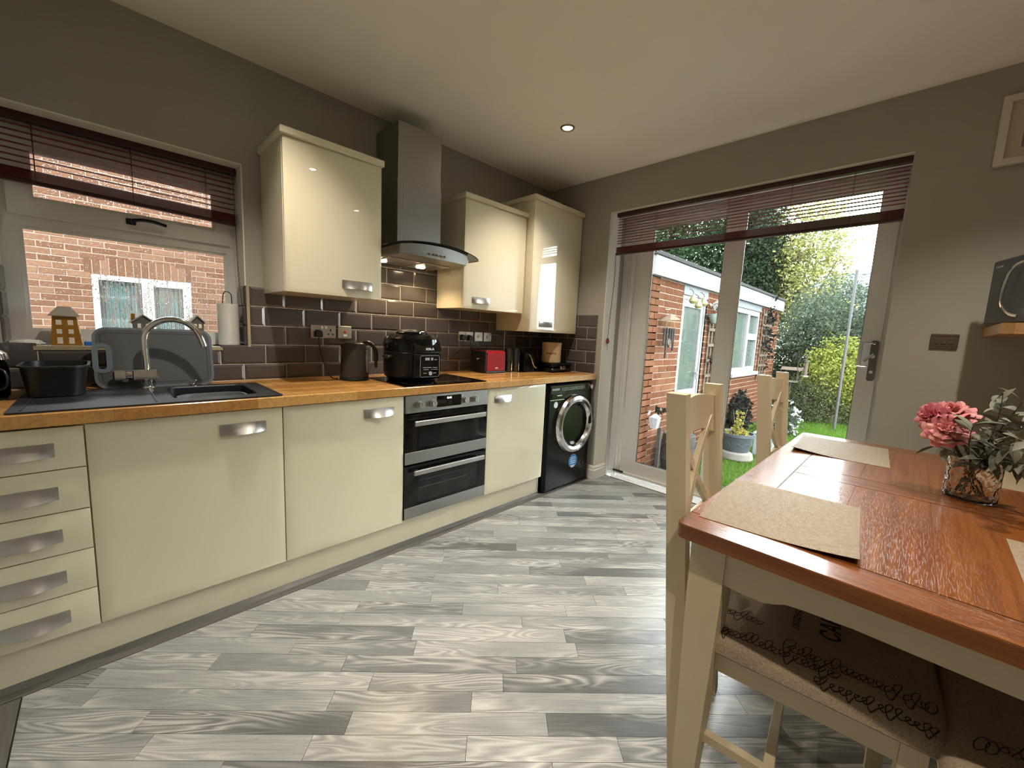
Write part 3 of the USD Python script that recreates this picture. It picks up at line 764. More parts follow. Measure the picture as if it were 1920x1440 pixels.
part(d1, 'glazing_bead', join([ext(ring_poly((g[0] - 0.001, g[1] + 0.001, g[2] - 0.001, g[3] + 0.001), (g[0] + 0.011, g[1] - 0.011, g[2] + 0.011, g[3] - 0.011)), y, y + 0.010, 'y') for g, y in ((G1, FY + 0.029), (G2, FY - 0.004))]), 'upvc', smooth=False)
part(d1, 'gasket', join([ext(ring_poly((g[0] + 0.010, g[1] - 0.010, g[2] + 0.010, g[3] - 0.010), (g[0] + 0.0135, g[1] - 0.0135, g[2] + 0.0135, g[3] - 0.0135)), y, y + 0.008, 'y') for g, y in ((G1, FY + 0.031), (G2, FY - 0.002))]), 'dark_plastic', smooth=False)
for g, y in ((G1, FY + 0.045), (G2, FY + 0.010)):
    part(d1, 'pane', box(g[0] - 0.004, g[1] + 0.004, y, y + 0.004, g[2] - 0.004, g[3] + 0.004), 'window_pane')
part(d1, 'draught_brush', box(0.705, 0.80, FY - 0.012, FY + 0.002, 0.046, 0.058), 'dark_plastic')
paint('dark_chrome', (120, 118, 116), 0.18, metallic=1.0)
hp = part(d1, 'handle', ext(rrect(0.034, 0.235, 0.012, 2.330, 1.155), FY - 0.018, FY - 0.008, 'y'), 'dark_chrome', label='chrome door handle')
part(d1, 'pull_bar', join(box(2.262, 2.282, FY - 0.062, FY - 0.050, 1.120, 1.262, 0.003), box(2.262, 2.335, FY - 0.060, FY - 0.050, 1.252, 1.262, 0.002), box(2.322, 2.335, FY - 0.060, FY - 0.010, 1.250, 1.264, 0.002), box(2.262, 2.31, FY - 0.060, FY - 0.052, 1.120, 1.127, 0.002)), 'chrome', under=hp)
part(d1, 'lever', join(cyl((2.330, FY - 0.018, 1.18), (2.330, FY - 0.045, 1.18), 0.010), cyl((2.332, FY - 0.042, 1.195), (2.292, FY - 0.046, 1.150), 0.007), cyl((2.330, FY - 0.018, 1.09), (2.330, FY - 0.024, 1.09), 0.009)), 'chrome', under=hp)
dv, df = [], []
for k in range(500):
    cx = drng.uniform(0.9, 1.44); cz = drng.uniform(0.2, 2.1)
    n0 = len(dv); r = abs(drng.normal(0.0012, 0.0008)) + 0.0006; y0 = FY + 0.0491
    for i in range(6):
        a = i * PI / 3; dv.append((cx + r * math.cos(a), y0, cz + 1.4 * r * math.sin(a)))
    dv.append((cx, y0 + 0.5 * r, cz))
    for i in range(6):
        df.append((n0 + (i + 1) % 6, n0 + i, n0 + 6))
    df.extend([(n0, n0 + 1, n0 + 2), (n0, n0 + 2, n0 + 3), (n0, n0 + 3, n0 + 4), (n0, n0 + 4, n0 + 5)])
part(d1, 'raindrops', tm(dv, df), 'rain', smooth=False, kind='stuff')

mat('blind_red', {'p': ('principled_bsdf', {'roughness': 0.3, 'base_color': lin(128, 40, 48), 'specular_ior_level': 0.5}), 'o': ('object_info', {})})
paint('blind_rail', (58, 18, 22), 0.35)
paint('cord_dark', (70, 30, 28), 0.8)
paint('cord_pull_wood', (112, 44, 30), 0.5)


def slat(L, w=0.025, crown=0.0022):
    """A thin crowned strip, long along its own x."""
    n = 5; v = []
    for x in (-L / 2, L / 2):
        for s in (1, -1):
            for i in range(n):
                u = 2 * i / (n - 1) - 1
                v.append((x, u * w / 2, crown * (1 - u * u) + s * 0.0003))
    f = []
    for i in range(n - 1):
        f += [(i, 2 * n + i, 2 * n + i + 1), (i, 2 * n + i + 1, i + 1), (n + i, 3 * n + i + 1, 3 * n + i), (n + i, n + i + 1, 3 * n + i + 1)]
    f += [(0, n, 3 * n), (0, 3 * n, 2 * n), (n - 1, 3 * n - 1, 4 * n - 1), (n - 1, 4 * n - 1, 2 * n - 1)]
    return tm(v, f)


def blind(label, c, L, rz, ztop, zrail, pitch, n_open, n_stack, ladders, tilt=0.0, droop=0.0, rail_h=0.016):
    """A venetian blind drawn up part way: open slats above, the rest stacked on the bottom rail."""
    t = thing('venetian_blind', label, 'blind', (c[0], c[1], ztop), rz)
    part(t, 'headrail', box(-L / 2, L / 2, -0.019, 0.019, -0.030, 0.0, 0.002), 'blind_rail', local=True)
    sm = slat(L - 0.008); zr = zrail - ztop
    R = lambda z, k: place((0, 0, z), 0, tilt) @ place((0, 0, 0), 0, 0, -droop * k)
    for i in range(n_open):
        piece(t, 'slat', sm, 'blind_red', R(-0.036 - pitch * (i + 0.5), (i + 1) / (n_open + 1)))
    for i in range(n_stack):
        piece(t, 'slat', sm, 'blind_red', R(zr + rail_h + 0.0016 + 0.0024 * i, 1.0))
    piece(t, 'bottom_rail', box(-L / 2 + 0.004, L / 2 - 0.004, -0.013, 0.013, 0, rail_h, 0.003), 'blind_rail', place((0, 0, zr)) @ place((0, 0, 0), 0, 0, -droop))
    for x in ladders:
        for s in (-1, 1):
            part(t, 'ladder_cord', cyl((x, s * 0.0135, -0.03), (x, s * 0.0135, zr + rail_h - droop * x), 0.0009, n=5), 'cord_dark', local=True)
    return t


b1 = blind('burgundy venetian blind drawn up over the kitchen window above the sink', (-0.100, -0.990), 0.790, PI / 2, 1.996, 1.722, 0.0245, 8, 14, (-0.29, 0.0, 0.27), droop=-0.026)
part(b1, 'pull_cord', tube(curve([(-0.078, -0.610, 1.96), (-0.076, -0.606, 1.72), (-0.070, -0.602, 1.50), (-0.055, -0.597, 1.35), (-0.040, -0.594, 1.20)], 20), 0.0011, 5), 'cord_dark')
b2 = blind('wide burgundy venetian blind drawn up over the sliding patio door', (1.533, 1.842), 1.686, 0.0, 2.205, 1.886, 0.0205, 10, 18, (-0.52, -0.02, 0.33, 0.62), droop=0.004)
part(b2, 'pull_cord', join(tube(curve([(0.697, 1.828, 1.89), (0.690, 1.845, 1.70), (0.672, 1.858, 1.45), (0.660, 1.862, 1.21)], 16), 0.0013, 5), tube(curve([(0.702, 1.828, 1.89), (0.696, 1.840, 1.60), (0.668, 1.860, 1.35), (0.661, 1.862, 1.21)], 16), 0.0013, 5), tube(curve([(0.660, 1.862, 1.19), (0.664, 1.860, 1.15), (0.668, 1.856, 1.11)], 8), 0.0014, 5)), 'cord_dark')
part(b2, 'cord_pull', lathe([(0.004, 0.024), (0.010, 0.012), (0.013, -0.005), (0.011, -0.020), (0.004, -0.026)], (0.662, 1.862, 1.195), n=16), 'cord_pull_wood')

# ================================================================ things on the worktop and the sill
paint('board_grey', (74, 76, 78), 0.5)
paint('board_blue', (92, 104, 112), 0.5)
paint('board_groove', (40, 42, 44), 0.6)
WTZ = WT1
def board_M(z):
    return None
t = thing('chopping_board', 'large grey chopping board with a slot handle leaning on the tiles behind the tap', 'chopping board', (0.085, -0.955, WTZ))
bo = rrect(0.403, 0.262, 0.045, -0.9565, 0.131); hole = rrect(0.024, 0.092, 0.011, -1.131, 0.131)
lean = place((0.124, 0, WTZ + 0.0005), 0, 0, -0.20)
LB = lambda m: moved(m, lean)
part(t, 'board', LB(ext(bo.buffer(-0.010).difference(hole), 0.0, 0.009, 'x')), 'board_grey', smooth=False)
part(t, 'soft_edge', LB(ext(bo.difference(bo.buffer(-0.0102)), -0.001, 0.010, 'x')), 'board_blue', smooth=False)
part(t, 'handle_rim', LB(ext(hole.buffer(0.018).difference(hole), 0.0085, 0.0105, 'x')), 'board_blue', smooth=False)
part(t, 'juice_groove', LB(ext(bo.buffer(-0.022).difference(bo.buffer(-0.0245)).difference(hole.buffer(0.02)), 0.0088, 0.0094, 'x')), 'board_groove', smooth=False)
paint('tub_black', (24, 25, 27), 0.38)
t = thing('dish_tub', 'black rectangular dish tub standing on the left of the sink drainer', 'tub', (0.20, -1.255, 0.919))
part(t, 'tub', tub(0.238, 0.142, 0.262, 0.165, 0.919, 1.030, 0.198, -1.255, lip=0.008, r=0.04), 'tub_black')
mat('jar_glass', {'p': ('principled_bsdf', {'base_color': lin(70, 78, 82), 'roughness': 0.05, 'transmission_weight': 1.0, 'ior': 1.3})})
t = thing('storage_jar', 'dark glass jar with a chrome lid at the far end of the worktop', 'jar', (0.25, -1.428, WTZ))
part(t, 'jar', lathe([(0.0, 0.0), (0.055, 0.0), (0.064, 0.02), (0.066, 0.10), (0.060, 0.135), (0.056, 0.135), (0.061, 0.10), (0.059, 0.024), (0.05, 0.008), (0, 0.008)], (0.25, -1.428, WTZ), n=32), 'jar_glass')
part(t, 'lid', lathe([(0.0, 0.134), (0.066, 0.134), (0.070, 0.142), (0.064, 0.162), (0.040, 0.182), (0.024, 0.190), (0.022, 0.205), (0.0, 0.208)], (0.25, -1.428, WTZ), n=32), 'chrome')
part(t, 'handle', tube(curve([(0.296, -1.385, 1.02), (0.314, -1.366, 1.01), (0.318, -1.362, 0.985), (0.312, -1.368, 0.96), (0.296, -1.385, 0.952)], 14), 0.004, 8), 'dark_plastic')

paint('kettle_grey', (52, 50, 48), 0.45)
t = thing('kettle', 'dark grey jug kettle on its base beside the double socket', 'kettle', (0.20, -0.098, WTZ))
kc = (0.20, -0.098, WTZ)
part(t, 'power_base', lathe([(0.0, 0.0), (0.080, 0.0), (0.083, 0.008), (0.080, 0.018), (0, 0.018)], kc, n=36), 'dark_plastic')
part(t, 'body', lathe([(0.0, 0.019), (0.078, 0.019), (0.079, 0.04), (0.073, 0.12), (0.064, 0.19), (0.061, 0.208), (0.058, 0.212), (0, 0.212)], kc, n=40), 'kettle_grey')
part(t, 'lid', lathe([(0.0, 0.222), (0.03, 0.221), (0.052, 0.217), (0.058, 0.211), (0.0, 0.211)][::-1], kc, n=32), 'black_satin')
part(t, 'spout', hull([(0.165, -0.170, 1.118), (0.195, -0.170, 1.118), (0.180, -0.178, 1.121), (0.165, -0.155, 1.085), (0.195, -0.155, 1.085), (0.18, -0.155, 1.122)]), 'kettle_grey')
hd = curve([(0.225, -0.055, 1.120), (0.240, -0.026, 1.126), (0.256, -0.004, 1.100), (0.262, 0.004, 1.040), (0.258, 0.006, 0.985)], 20)
part(t, 'handle', tube(hd, [0.013] * 6 + [0.012] * 10 + [0.008] * 4, 10), 'black_satin')
part(t, 'water_gauge', box(0.255, 0.266, -0.058, -0.048, 0.955, 1.085, 0.003), 'bowl_grey', label='pale water gauge strip')

paint('cooker_dark', (34, 33, 33), 0.3, metallic=0.5)
paint('print_grey', (150, 150, 152), 0.4)
CC = (0.345, 0.192)
t = thing('multi_cooker', 'bulky black electric multi-cooker with a domed lid standing on the hob', 'cooker', (CC[0], CC[1], WTZ + 0.006))
sq = lambda r, z, p=2.7: [(CC[0] + r * np.sign(math.cos(a)) * abs(math.cos(a)) ** (2 / p), CC[1] + r * np.sign(math.sin(a)) * abs(math.sin(a)) ** (2 / p), z) for a in np.arange(44) * 2 * PI / 44]
part(t, 'foot_ring', loft([sq(0.124, 0.916), sq(0.132, 0.926)]), 'dark_plastic')
part(t, 'body', loft([sq(0.132, 0.926), sq(0.149, 0.940), sq(0.154, 0.965), sq(0.154, 1.082), sq(0.151, 1.086)]), 'cooker_dark')
part(t, 'seam', loft([sq(0.149, 1.085), sq(0.149, 1.092)]), 'dark_plastic')
part(t, 'lid', loft([sq(0.154, 1.091), sq(0.156, 1.132), sq(0.149, 1.162), sq(0.126, 1.184), sq(0.085, 1.192), sq(0.03, 1.193)]), 'black_gloss')
part(t, 'lid_vent', join(lathe([(0.0, 0.0), (0.092, 0.0), (0.094, 0.008), (0.088, 0.016), (0, 0.016)], (CC[0] + 0.0, CC[1], 1.187), n=36)), 'black_gloss')
part(t, 'vent_ring', join(lathe([(0.080, 0.0), (0.088, 0.0), (0.088, 0.007), (0.080, 0.010)], (CC[0], CC[1], 1.202), n=40, caps=False), lathe([(0.0, 0.0), (0.05, 0.0), (0.055, 0.010), (0.04, 0.016), (0, 0.016)], (CC[0], CC[1], 1.203), n=32)), 'chrome')
part(t, 'side_handle', join([box(CC[0] - 0.04, CC[0] + 0.04, CC[1] - s * 0.145 - 0.030, CC[1] - s * 0.145 + 0.030, 1.045, 1.066, 0.008) for s in (-1, 1)]), 'dark_plastic')
fx = CC[0] + 0.154
part(t, 'front_panel', join(box(fx - 0.02, fx + 0.010, CC[1] - 0.082, CC[1] + 0.100, 0.935, 1.084, 0.008)), 'black_gloss')
part(t, 'lid_front', hull([(CC[0] + 0.05, y, 1.186) for y in (CC[1] - 0.07, CC[1] + 0.09)] + [(fx + 0.009, y, z) for y in (CC[1] - 0.082, CC[1] + 0.100) for z in (1.094, 1.115)] + [(fx - 0.02, y, 1.162) for y in (CC[1] - 0.078, CC[1] + 0.096)] + [(CC[0] + 0.05, CC[1], 1.10)]), 'black_gloss')
ol = rrect(0.132, 0.126, 0.012, CC[1] + 0.022, 1.008)
part(t, 'panel_outline', ext(ol.difference(ol.buffer(-0.0022)), fx + 0.0098, fx + 0.0108, 'x'), 'print_grey', smooth=False)
part(t, 'panel_print', join([box(fx + 0.0098, fx + 0.0106, CC[1] + y, CC[1] + y + w, z, z + h) for y, w, z, h in ((-0.01, 0.030, 1.042, 0.016), (0.028, 0.016, 1.042, 0.016), (0.052, 0.018, 1.044, 0.005), (-0.026, 0.06, 0.999, 0.004), (0.04, 0.034, 0.999, 0.004), (-0.02, 0.034, 0.988, 0.003), (0.03, 0.045, 0.988, 0.003), (-0.022, 0.024, 0.966, 0.004), (0.045, 0.022, 0.966, 0.004))]), 'print_grey')
part(t, 'start_dial', cyl((fx + 0.009, CC[1] + 0.022, 0.967), (fx + 0.018, CC[1] + 0.022, 0.967), 0.012, n=24), 'steel_handle')


def text_on(th, name, text, h, O, ux, uy, m, depth=0.0008, under=None, bold=True, label=None):
    """Lettering centred at O, reading along ux, upright along uy."""
    g = meshkit.text_mesh(text, h, depth, bold); c = g.bounds.mean(0); g.apply_translation([-c[0], -c[1], 0])
    ux, uy = np.array(ux, float), np.array(uy, float); M = np.eye(4); M[:3, 0], M[:3, 1], M[:3, 2], M[:3, 3] = ux, uy, np.cross(ux, uy), O
    return part(th, name, moved(g, M), m, smooth=False, under=under, label=label)


text_on(t, 'lettering', 'NINJA', 0.013, (fx + 0.0095, CC[1] + 0.022, 1.108), (0, 1, 0), (0, 0, 1), 'sticker_white', depth=0.0012)

paint('toaster_red', (150, 22, 34), 0.16)
t = thing('toaster', 'glossy red two-slice toaster with black ends by the wall sockets', 'toaster', (0.155, 0.990, WTZ))
part(t, 'shell', hull([(x, y, z) for y in (0.902, 1.086) for x, z in ((0.075, 0.930), (0.235, 0.930), (0.235, 1.062), (0.218, 1.082), (0.092, 1.082), (0.075, 1.062))]), 'toaster_red', smooth=15)
part(t, 'end_cap', box(0.078, 0.232, 0.885, 0.903, 0.926, 1.076, 0.006), 'black_satin')
part(t, 'end_cap', box(0.078, 0.232, 1.085, 1.100, 0.926, 1.076, 0.006), 'black_satin')
part(t, 'base', box(0.072, 0.238, 0.890, 1.096, 0.911, 0.931, 0.005), 'black_satin')
part(t, 'slot', join(box(0.105, 0.135, 0.93, 1.06, 1.0805, 1.083), box(0.170, 0.200, 0.93, 1.06, 1.0805, 1.083)), 'dark_plastic')
part(t, 'lever', join(box(0.148, 0.162, 0.866, 0.887, 1.01, 1.022, 0.003)), 'steel_handle')
part(t, 'badge', box(0.2348, 0.2358, 0.985, 1.012, 0.946, 0.954), 'sticker_white')
pane_mat('clear_glass', tint=(0.93, 0.95, 0.95), ior=1.5)
for y, lab in ((1.168, 'tall clear glass tumbler next to the red toaster'), (1.248, 'tall clear glass tumbler next to the small black kettle')):
    t = thing('glass_tumbler', lab, 'glass', (0.20, y, WTZ), group='tall glasses by the toaster')
    part(t, 'glass', lathe([(0, 0.0), (0.031, 0.0), (0.034, 0.02), (0.037, 0.19), (0.0352, 0.19), (0.032, 0.02), (0.029, 0.010), (0, 0.010)], (0.20, y, WTZ), n=32), 'clear_glass')
t = thing('small_kettle', 'small black kettle with a chrome handle strip in the corner', 'kettle', (0.20, 1.372, WTZ))
kc = (0.20, 1.372, WTZ)
part(t, 'body', lathe([(0, 0), (0.078, 0.0), (0.080, 0.012), (0.076, 0.05), (0.066, 0.12), (0.050, 0.155), (0.030, 0.168), (0, 0.170)], kc, n=36), 'black_gloss')
part(t, 'handle_strip', tube(curve([(0.262, 1.335, 1.050), (0.280, 1.345, 1.020), (0.286, 1.362, 0.975), (0.284, 1.392, 0.950), (0.278, 1.420, 0.945)], 18), 0.008, 8), 'chrome')
part(t, 'lid_knob', lathe([(0, 0.168), (0.012, 0.168), (0.016, 0.180), (0.010, 0.190), (0, 0.191)], kc, n=20), 'black_satin')
t = thing('sandwich_maker', 'flat black sandwich maker with a chrome front catch in the corner', 'sandwich maker', (0.275, 1.62, WTZ))
part(t, 'base', box(0.155, 0.395, 1.485, 1.755, 0.914, 0.946, 0.010), 'black_satin')
part(t, 'lid', box(0.155, 0.392, 1.488, 1.752, 0.947, 0.984, 0.012), 'black_gloss')
part(t, 'catch', box(0.388, 0.412, 1.575, 1.640, 0.936, 0.962, 0.005), 'chrome')
part(t, 'foot', join([box(x, x + 0.02, y, y + 0.02, 0.910, 0.915) for x in (0.17, 0.36) for y in (1.5, 1.72)]), 'dark_plastic', kind='stuff')
paint('canister_beige', (196, 172, 134), 0.45)
t = thing('canister', 'beige metal storage canister standing on the sandwich maker', 'canister', (0.268, 1.612, 0.985))
part(t, 'body', lathe([(0, 0), (0.080, 0.0), (0.083, 0.004), (0.083, 0.150), (0, 0.150)], (0.268, 1.612, 0.985), n=40), 'canister_beige')
part(t, 'lid', lathe([(0, 0.149), (0.085, 0.149), (0.086, 0.168), (0.080, 0.173), (0, 0.174)], (0.268, 1.612, 0.985), n=40), 'canister_beige')
ca = math.atan2(-1.11 - 1.612, 2.5 - 0.268)
for k, ch in enumerate('BISCUITS'):
    a = ca + (k - 3.5) * 0.125
    text_on(t, 'lettering', ch, 0.012, (0.268 + 0.0832 * math.cos(a), 1.612 + 0.0832 * math.sin(a), 1.065), (-math.sin(a), math.cos(a), 0), (0, 0, 1), 'gap_dark')

# sockets, switches and their plugs
def plate(name, label, y0, y1, cat='socket'):
    t = thing(name, label, cat, (0.0105, (y0 + y1) / 2, 1.18))
    part(t, 'plate', box(0.0100, 0.0185, y0, y1, 1.143, 1.218, 0.0025), 'socket_metal')
    return t


def holes(t, y):
    part(t, 'socket_hole', box(0.0183, 0.0189, y - 0.004, y + 0.004, 1.183, 1.196), 'dark_plastic')
    for s in (-1, 1):
        part(t, 'socket_hole', box(0.0183, 0.0189, y + s * 0.013 - 0.005, y + s * 0.013 + 0.005, 1.162, 1.169), 'dark_plastic')


def rocker(t, y, z=1.206, m='white_plastic'):
    part(t, 'rocker', box(0.018, 0.0215, y - 0.006, y + 0.006, z - 0.009, z + 0.007, 0.0015), m)


def plug(label, y, z, lead, group):
    t = thing('plug', label, 'plug', (0.0195, y, z), group=group)
    part(t, 'body', hull([(0.0195, y + a, z + b) for a, b in ((-0.022, -0.02), (0.022, -0.02), (0.022, 0.012), (0.010, 0.024), (-0.010, 0.024), (-0.022, 0.012))] + [(0.048, y + a * 0.8, z + b * 0.8) for a, b in ((-0.022, -0.02), (0.022, -0.02), (0.022, 0.012), (0.010, 0.024), (-0.010, 0.024), (-0.022, 0.012))]), 'dark_plastic')
    part(t, 'lead', tube(curve([(0.034, y, z - 0.018)] + lead, 30), 0.0036, 7), 'dark_plastic')


s = plate('double_socket', 'double wall socket with one black plug, above the grey kettle', -0.274, -0.131); holes(s, -0.163); rocker(s, -0.213); rocker(s, -0.190)
s = plate('fused_switch', 'fused wall switch with a red rocker beside the double socket', -0.118, -0.036, 'switch'); rocker(s, -0.077, 1.182, 'red_lamp'); part(s, 'fuse_holder', box(0.018, 0.0205, -0.088, -0.066, 1.155, 1.168), 'white_plastic')
s = plate('double_socket', 'double wall socket with two black plugs, above the red toaster', 0.793, 0.937); rocker(s, 0.858); rocker(s, 0.872)
for y0, lab in ((0.952, 'single wall switch immediately right of the twin plugs'), (1.047, 'single wall switch nearest the corner wall cabinet')):
    s = plate('single_switch', lab, y0, y0 + 0.085, 'switch'); rocker(s, y0 + 0.044, 1.185); part(s, 'dimmer_mark', lathe([(0.012, 0), (0.014, 0), (0.014, 0.001), (0.012, 0.001)], (0, 0, 0), n=20, caps=False) if False else box(0.0184, 0.0192, y0 + 0.030, y0 + 0.034, 1.168, 1.192), 'dark_plastic')
plug('black plug in the left half of the socket above the grey kettle', -0.236, 1.168, [(0.040, -0.235, 1.10), (0.050, -0.222, 1.02), (0.070, -0.205, 0.955), (0.090, -0.190, 0.918), (0.130, -0.170, 0.914)], 'plugs in the wall sockets')
plug('black plug nearer the hob, its lead running to the multi-cooker', 0.826, 1.170, [(0.045, 0.815, 1.12), (0.080, 0.74, 1.06), (0.150, 0.60, 1.03), (0.215, 0.46, 1.015), (0.235, 0.375, 1.008)], 'plugs in the wall sockets')
plug('black plug nearer the corner, its lead dropping behind the toaster', 0.896, 1.168, [(0.045, 0.897, 1.10), (0.052, 0.892, 1.02), (0.056, 0.888, 0.95), (0.062, 0.880, 0.918), (0.075, 0.870, 0.915)], 'plugs in the wall sockets')

# on the window sill
paint('house_mustard', (150, 104, 26), 0.4)
paint('house_grey', (92, 88, 86), 0.5)
paint('house_roof', (148, 142, 132), 0.5)
paint('house_window', (232, 224, 206), 0.5)
SZ = WZ0 + 0.0015
t = thing('ornament_house', 'mustard pottery house ornament with a grey roof on the window sill', 'ornament', (-0.055, -1.232, SZ))
bx_ = lambda y0, y1, x0, x1, z: [(x0, y0, z), (x1, y0, z), (x1, y1, z), (x0, y1, z)]
part(t, 'walls', loft([bx_(-1.276, -1.188, -0.095, -0.015, SZ), bx_(-1.268, -1.200, -0.090, -0.022, 1.209)]), 'house_mustard')
part(t, 'roof', loft([bx_(-1.278, -1.190, -0.100, -0.012, 1.207), bx_(-1.278, -1.190, -0.100, -0.012, 1.211), bx_(-1.252, -1.214, -0.070, -0.042, 1.247)]), 'house_roof')
for z0, z1, w in ((1.172, 1.192, 0.016), (1.135, 1.154, 0.015), (1.094, 1.120, 0.016)):
    for s in (-1, 1):
        yc = -1.234 + s * 0.0165; xx = -0.0155 - (z0 - SZ) * 0.057
        part(t, 'window', box(xx - 0.002, xx + 0.0012, yc - w / 2, yc + w / 2, z0, z1), 'house_window')
        part(t, 'window', box(-0.056 + s * 0.016 - 0.007, -0.056 + s * 0.016 + 0.007, -1.1945 - (z0 - SZ) * 0.098 + 0.004, -1.1925 - (z0 - SZ) * 0.09 + 0.006, z0, z1), 'house_window')
for y, w, h, lab in ((-0.989, 0.072, 0.110, 'grey pottery house ornament with a mustard chimney, behind the chopping board'), (-0.789, 0.048, 0.118, 'slim grey pottery house ornament between the tap spout and the paper towel')):
    t = thing('ornament_house', lab, 'ornament', (-0.06, y, SZ))
    part(t, 'walls', ext([(y - w / 2, SZ), (y + w / 2, SZ), (y + w / 2, SZ + h), (y, SZ + h + 0.030), (y - w / 2, SZ + h)], -0.09, -0.03, 'x'), 'house_grey', smooth=False)
    for s in (-1, 1):
        part(t, 'roof', hull([(x, y + s * (w / 2 + 0.008), SZ + h - 0.006 + k) for x in (-0.096, -0.024) for k in (0, 0.005)] + [(x, y, SZ + h + 0.030 + k) for x in (-0.096, -0.024) for k in (0.0, 0.006)]), 'house_roof')
        part(t, 'window', box(-0.0305, -0.0290, y + s * w * 0.2 - 0.006, y + s * w * 0.2 + 0.006, SZ + h - 0.028, SZ + h - 0.008), 'house_window')
    if w > 0.05:
        part(t, 'chimney', box(-0.075, -0.060, y - w / 2 - 0.004, y - w / 2 + 0.010, SZ + h - 0.01, SZ + h + 0.036), 'house_mustard')
paint('paper_white', (226, 226, 222), 0.9, bump=0.3, bs=400)
t = thing('paper_towel', 'roll of white paper towel on a wire stand at the end of the sill', 'paper towel', (-0.082, -0.652, SZ))
c = (-0.082, -0.652, SZ)
part(t, 'roll', lathe([(0.020, 0.006), (0.0455, 0.006), (0.047, 0.012), (0.047, 0.214), (0.0455, 0.220), (0.020, 0.220)], c, n=36), 'paper_white')
part(t, 'stand', join(tube(curve([(c[0], c[1] - 0.020, SZ + 0.004), (c[0], c[1] - 0.020, SZ + 0.14), (c[0], c[1] - 0.020, SZ + 0.255), (c[0], c[1] - 0.008, SZ + 0.284), (c[0], c[1] + 0.012, SZ + 0.278), (c[0], c[1] + 0.018, SZ + 0.255), (c[0], c[1] + 0.018, SZ + 0.1), (c[0], c[1] + 0.018, SZ + 0.004)], 40), 0.0022, 6),
                      tube([(c[0] + 0.060 * math.cos(a), c[1] + 0.060 * math.sin(a) - 0.012, SZ + 0.003) for a in np.linspace(0, 2 * PI, 28)], 0.0022, 6)), 'dark_plastic')
t = thing('folded_cloth', 'crumpled white cloth on the left of the window sill', 'cloth', (-0.06, -1.345, SZ))
g = trimesh.creation.icosphere(3, 1.0); v = np.array(g.vertices); nz = meshkit.fbm(v * 2.3 + 5, 3, 4) - 0.5
v = v * np.array([0.028, 0.048, 0.013]) * (1 + 0.9 * nz[:, None]); v[:, 2] = np.maximum(v[:, 2], -0.007); v += np.array([-0.055, -1.338, SZ + 0.0072])
part(t, 'cloth', tm(v, g.faces), 'paper_white')
paint('scourer_blue', (40, 110, 190), 0.7, bump=0.4, bs=300)
t = thing('sponge', 'blue cleaning sponge lying on the sill beside the mustard house', 'sponge', (-0.04, -1.155, SZ))
part(t, 'sponge', box(-0.065, -0.018, -1.183, -1.12, SZ, SZ + 0.017, 0.003), 'scourer_blue')
# on top of the corner cabinet
t = thing('cable_bundle', 'dark coiled cable lying on top of the corner wall cabinet', 'cable', (0.30, 1.64, 2.2455))
part(t, 'coil', tube([(0.30 + 0.045 * math.cos(a) * (1 + 0.1 * math.sin(3.3 * a)), 1.60 + 0.075 * math.sin(a), 2.252 + 0.012 * (a / 6.28) % 0.03) for a in np.linspace(0, 17, 70)], 0.005, 6), 'dark_plastic')

# ================================================================ dining table, chairs, things on the far wall
def honey(name, along_y, seed):
    """Glossy honey-stained oak, grain along y or x, with open pores that break up the shine."""
    s1 = (46.0, 2.2, 40.0) if along_y else (2.2, 46.0, 40.0); s2 = (420.0, 26.0, 100.0) if along_y else (26.0, 420.0, 100.0)
    mat(name, {'t': ('texture_coordinate', {}), 'm': ('mapping', {'scale': s1, 'location': (seed, seed * 0.7, 0)}), 'n': ('noise_texture', {'scale': 1.0, 'detail': 5.0, 'roughness': 0.62, 'distortion': 0.5}),
               'r': ('rgb_ramp', {'ramp': [(0.28, lin(94, 48, 15)), (0.5, lin(122, 68, 24)), (0.75, lin(138, 84, 36))]}),
               'm2': ('mapping', {'scale': s2}), 'n2': ('noise_texture', {'scale': 1.0, 'detail': 3.0, 'roughness': 0.6}),
               'c': ('rgb_ramp', {'ramp': [(0.36, (0, 0, 0)), (0.47, (1, 1, 1))]}),
               'b': ('bump', {'strength': 0.30, 'distance': 0.0012}), 'p': ('principled_bsdf', {'roughness': 0.3, 'coat_weight': 0.55, 'coat_roughness': 0.10})},
        [('t.object', 'm.vector'), ('m.vector', 'n.vector'), ('n.fac', 'r.fac'), ('r.color', 'p.base_color'), ('t.object', 'm2.vector'), ('m2.vector', 'n2.vector'),
         ('n2.fac', 'c.fac'), ('c.color', 'b.height'), ('b.normal', 'p.normal')])


honey('honey_x', False, 3.0); honey('honey_y', True, 8.0)
paint('cream_wood', (206, 190, 160), 0.42, var=0.02, vs=5, bump=0.05, bs=40)
TX0, TX1, TY0, TY1, TZ = 2.130, 3.050, -0.127, 1.480, 0.770
t = thing('dining_table', 'honey oak dining table with a cream painted underframe and tapered legs', 'table', ((TX0 + TX1) / 2, (TY0 + TY1) / 2, 0))
Z0 = TZ - 0.036
def plank(x0, x1, y0, y1, m, corner=None):
    p = sbox(x0, y0, x1, y1)
    if corner:
        p = p.intersection(sbox(TX0, TY0, TX1, TY1).buffer(-0.022).buffer(0.022, 8))
    q = p.buffer(-0.002)
    g = loft([[(x, y, z) for x, y in list((affinity.scale(q, 1, 1) if k else p).exterior.coords)[:-1]] for z, k in ((Z0, 0), (TZ - 0.002, 0))] + []) if False else None
    top = ext(p, Z0, TZ - 0.0015); cap = ext(p.buffer(-0.0015), TZ - 0.0016, TZ)
    return part(t, 'top_board', join(top, cap), m, smooth=False)
FB = 0.114
plank(TX0, TX1, TY0, TY0 + 0.094, 'honey_x', True); plank(TX0, TX1, TY1 - 0.094, TY1, 'honey_x', True)
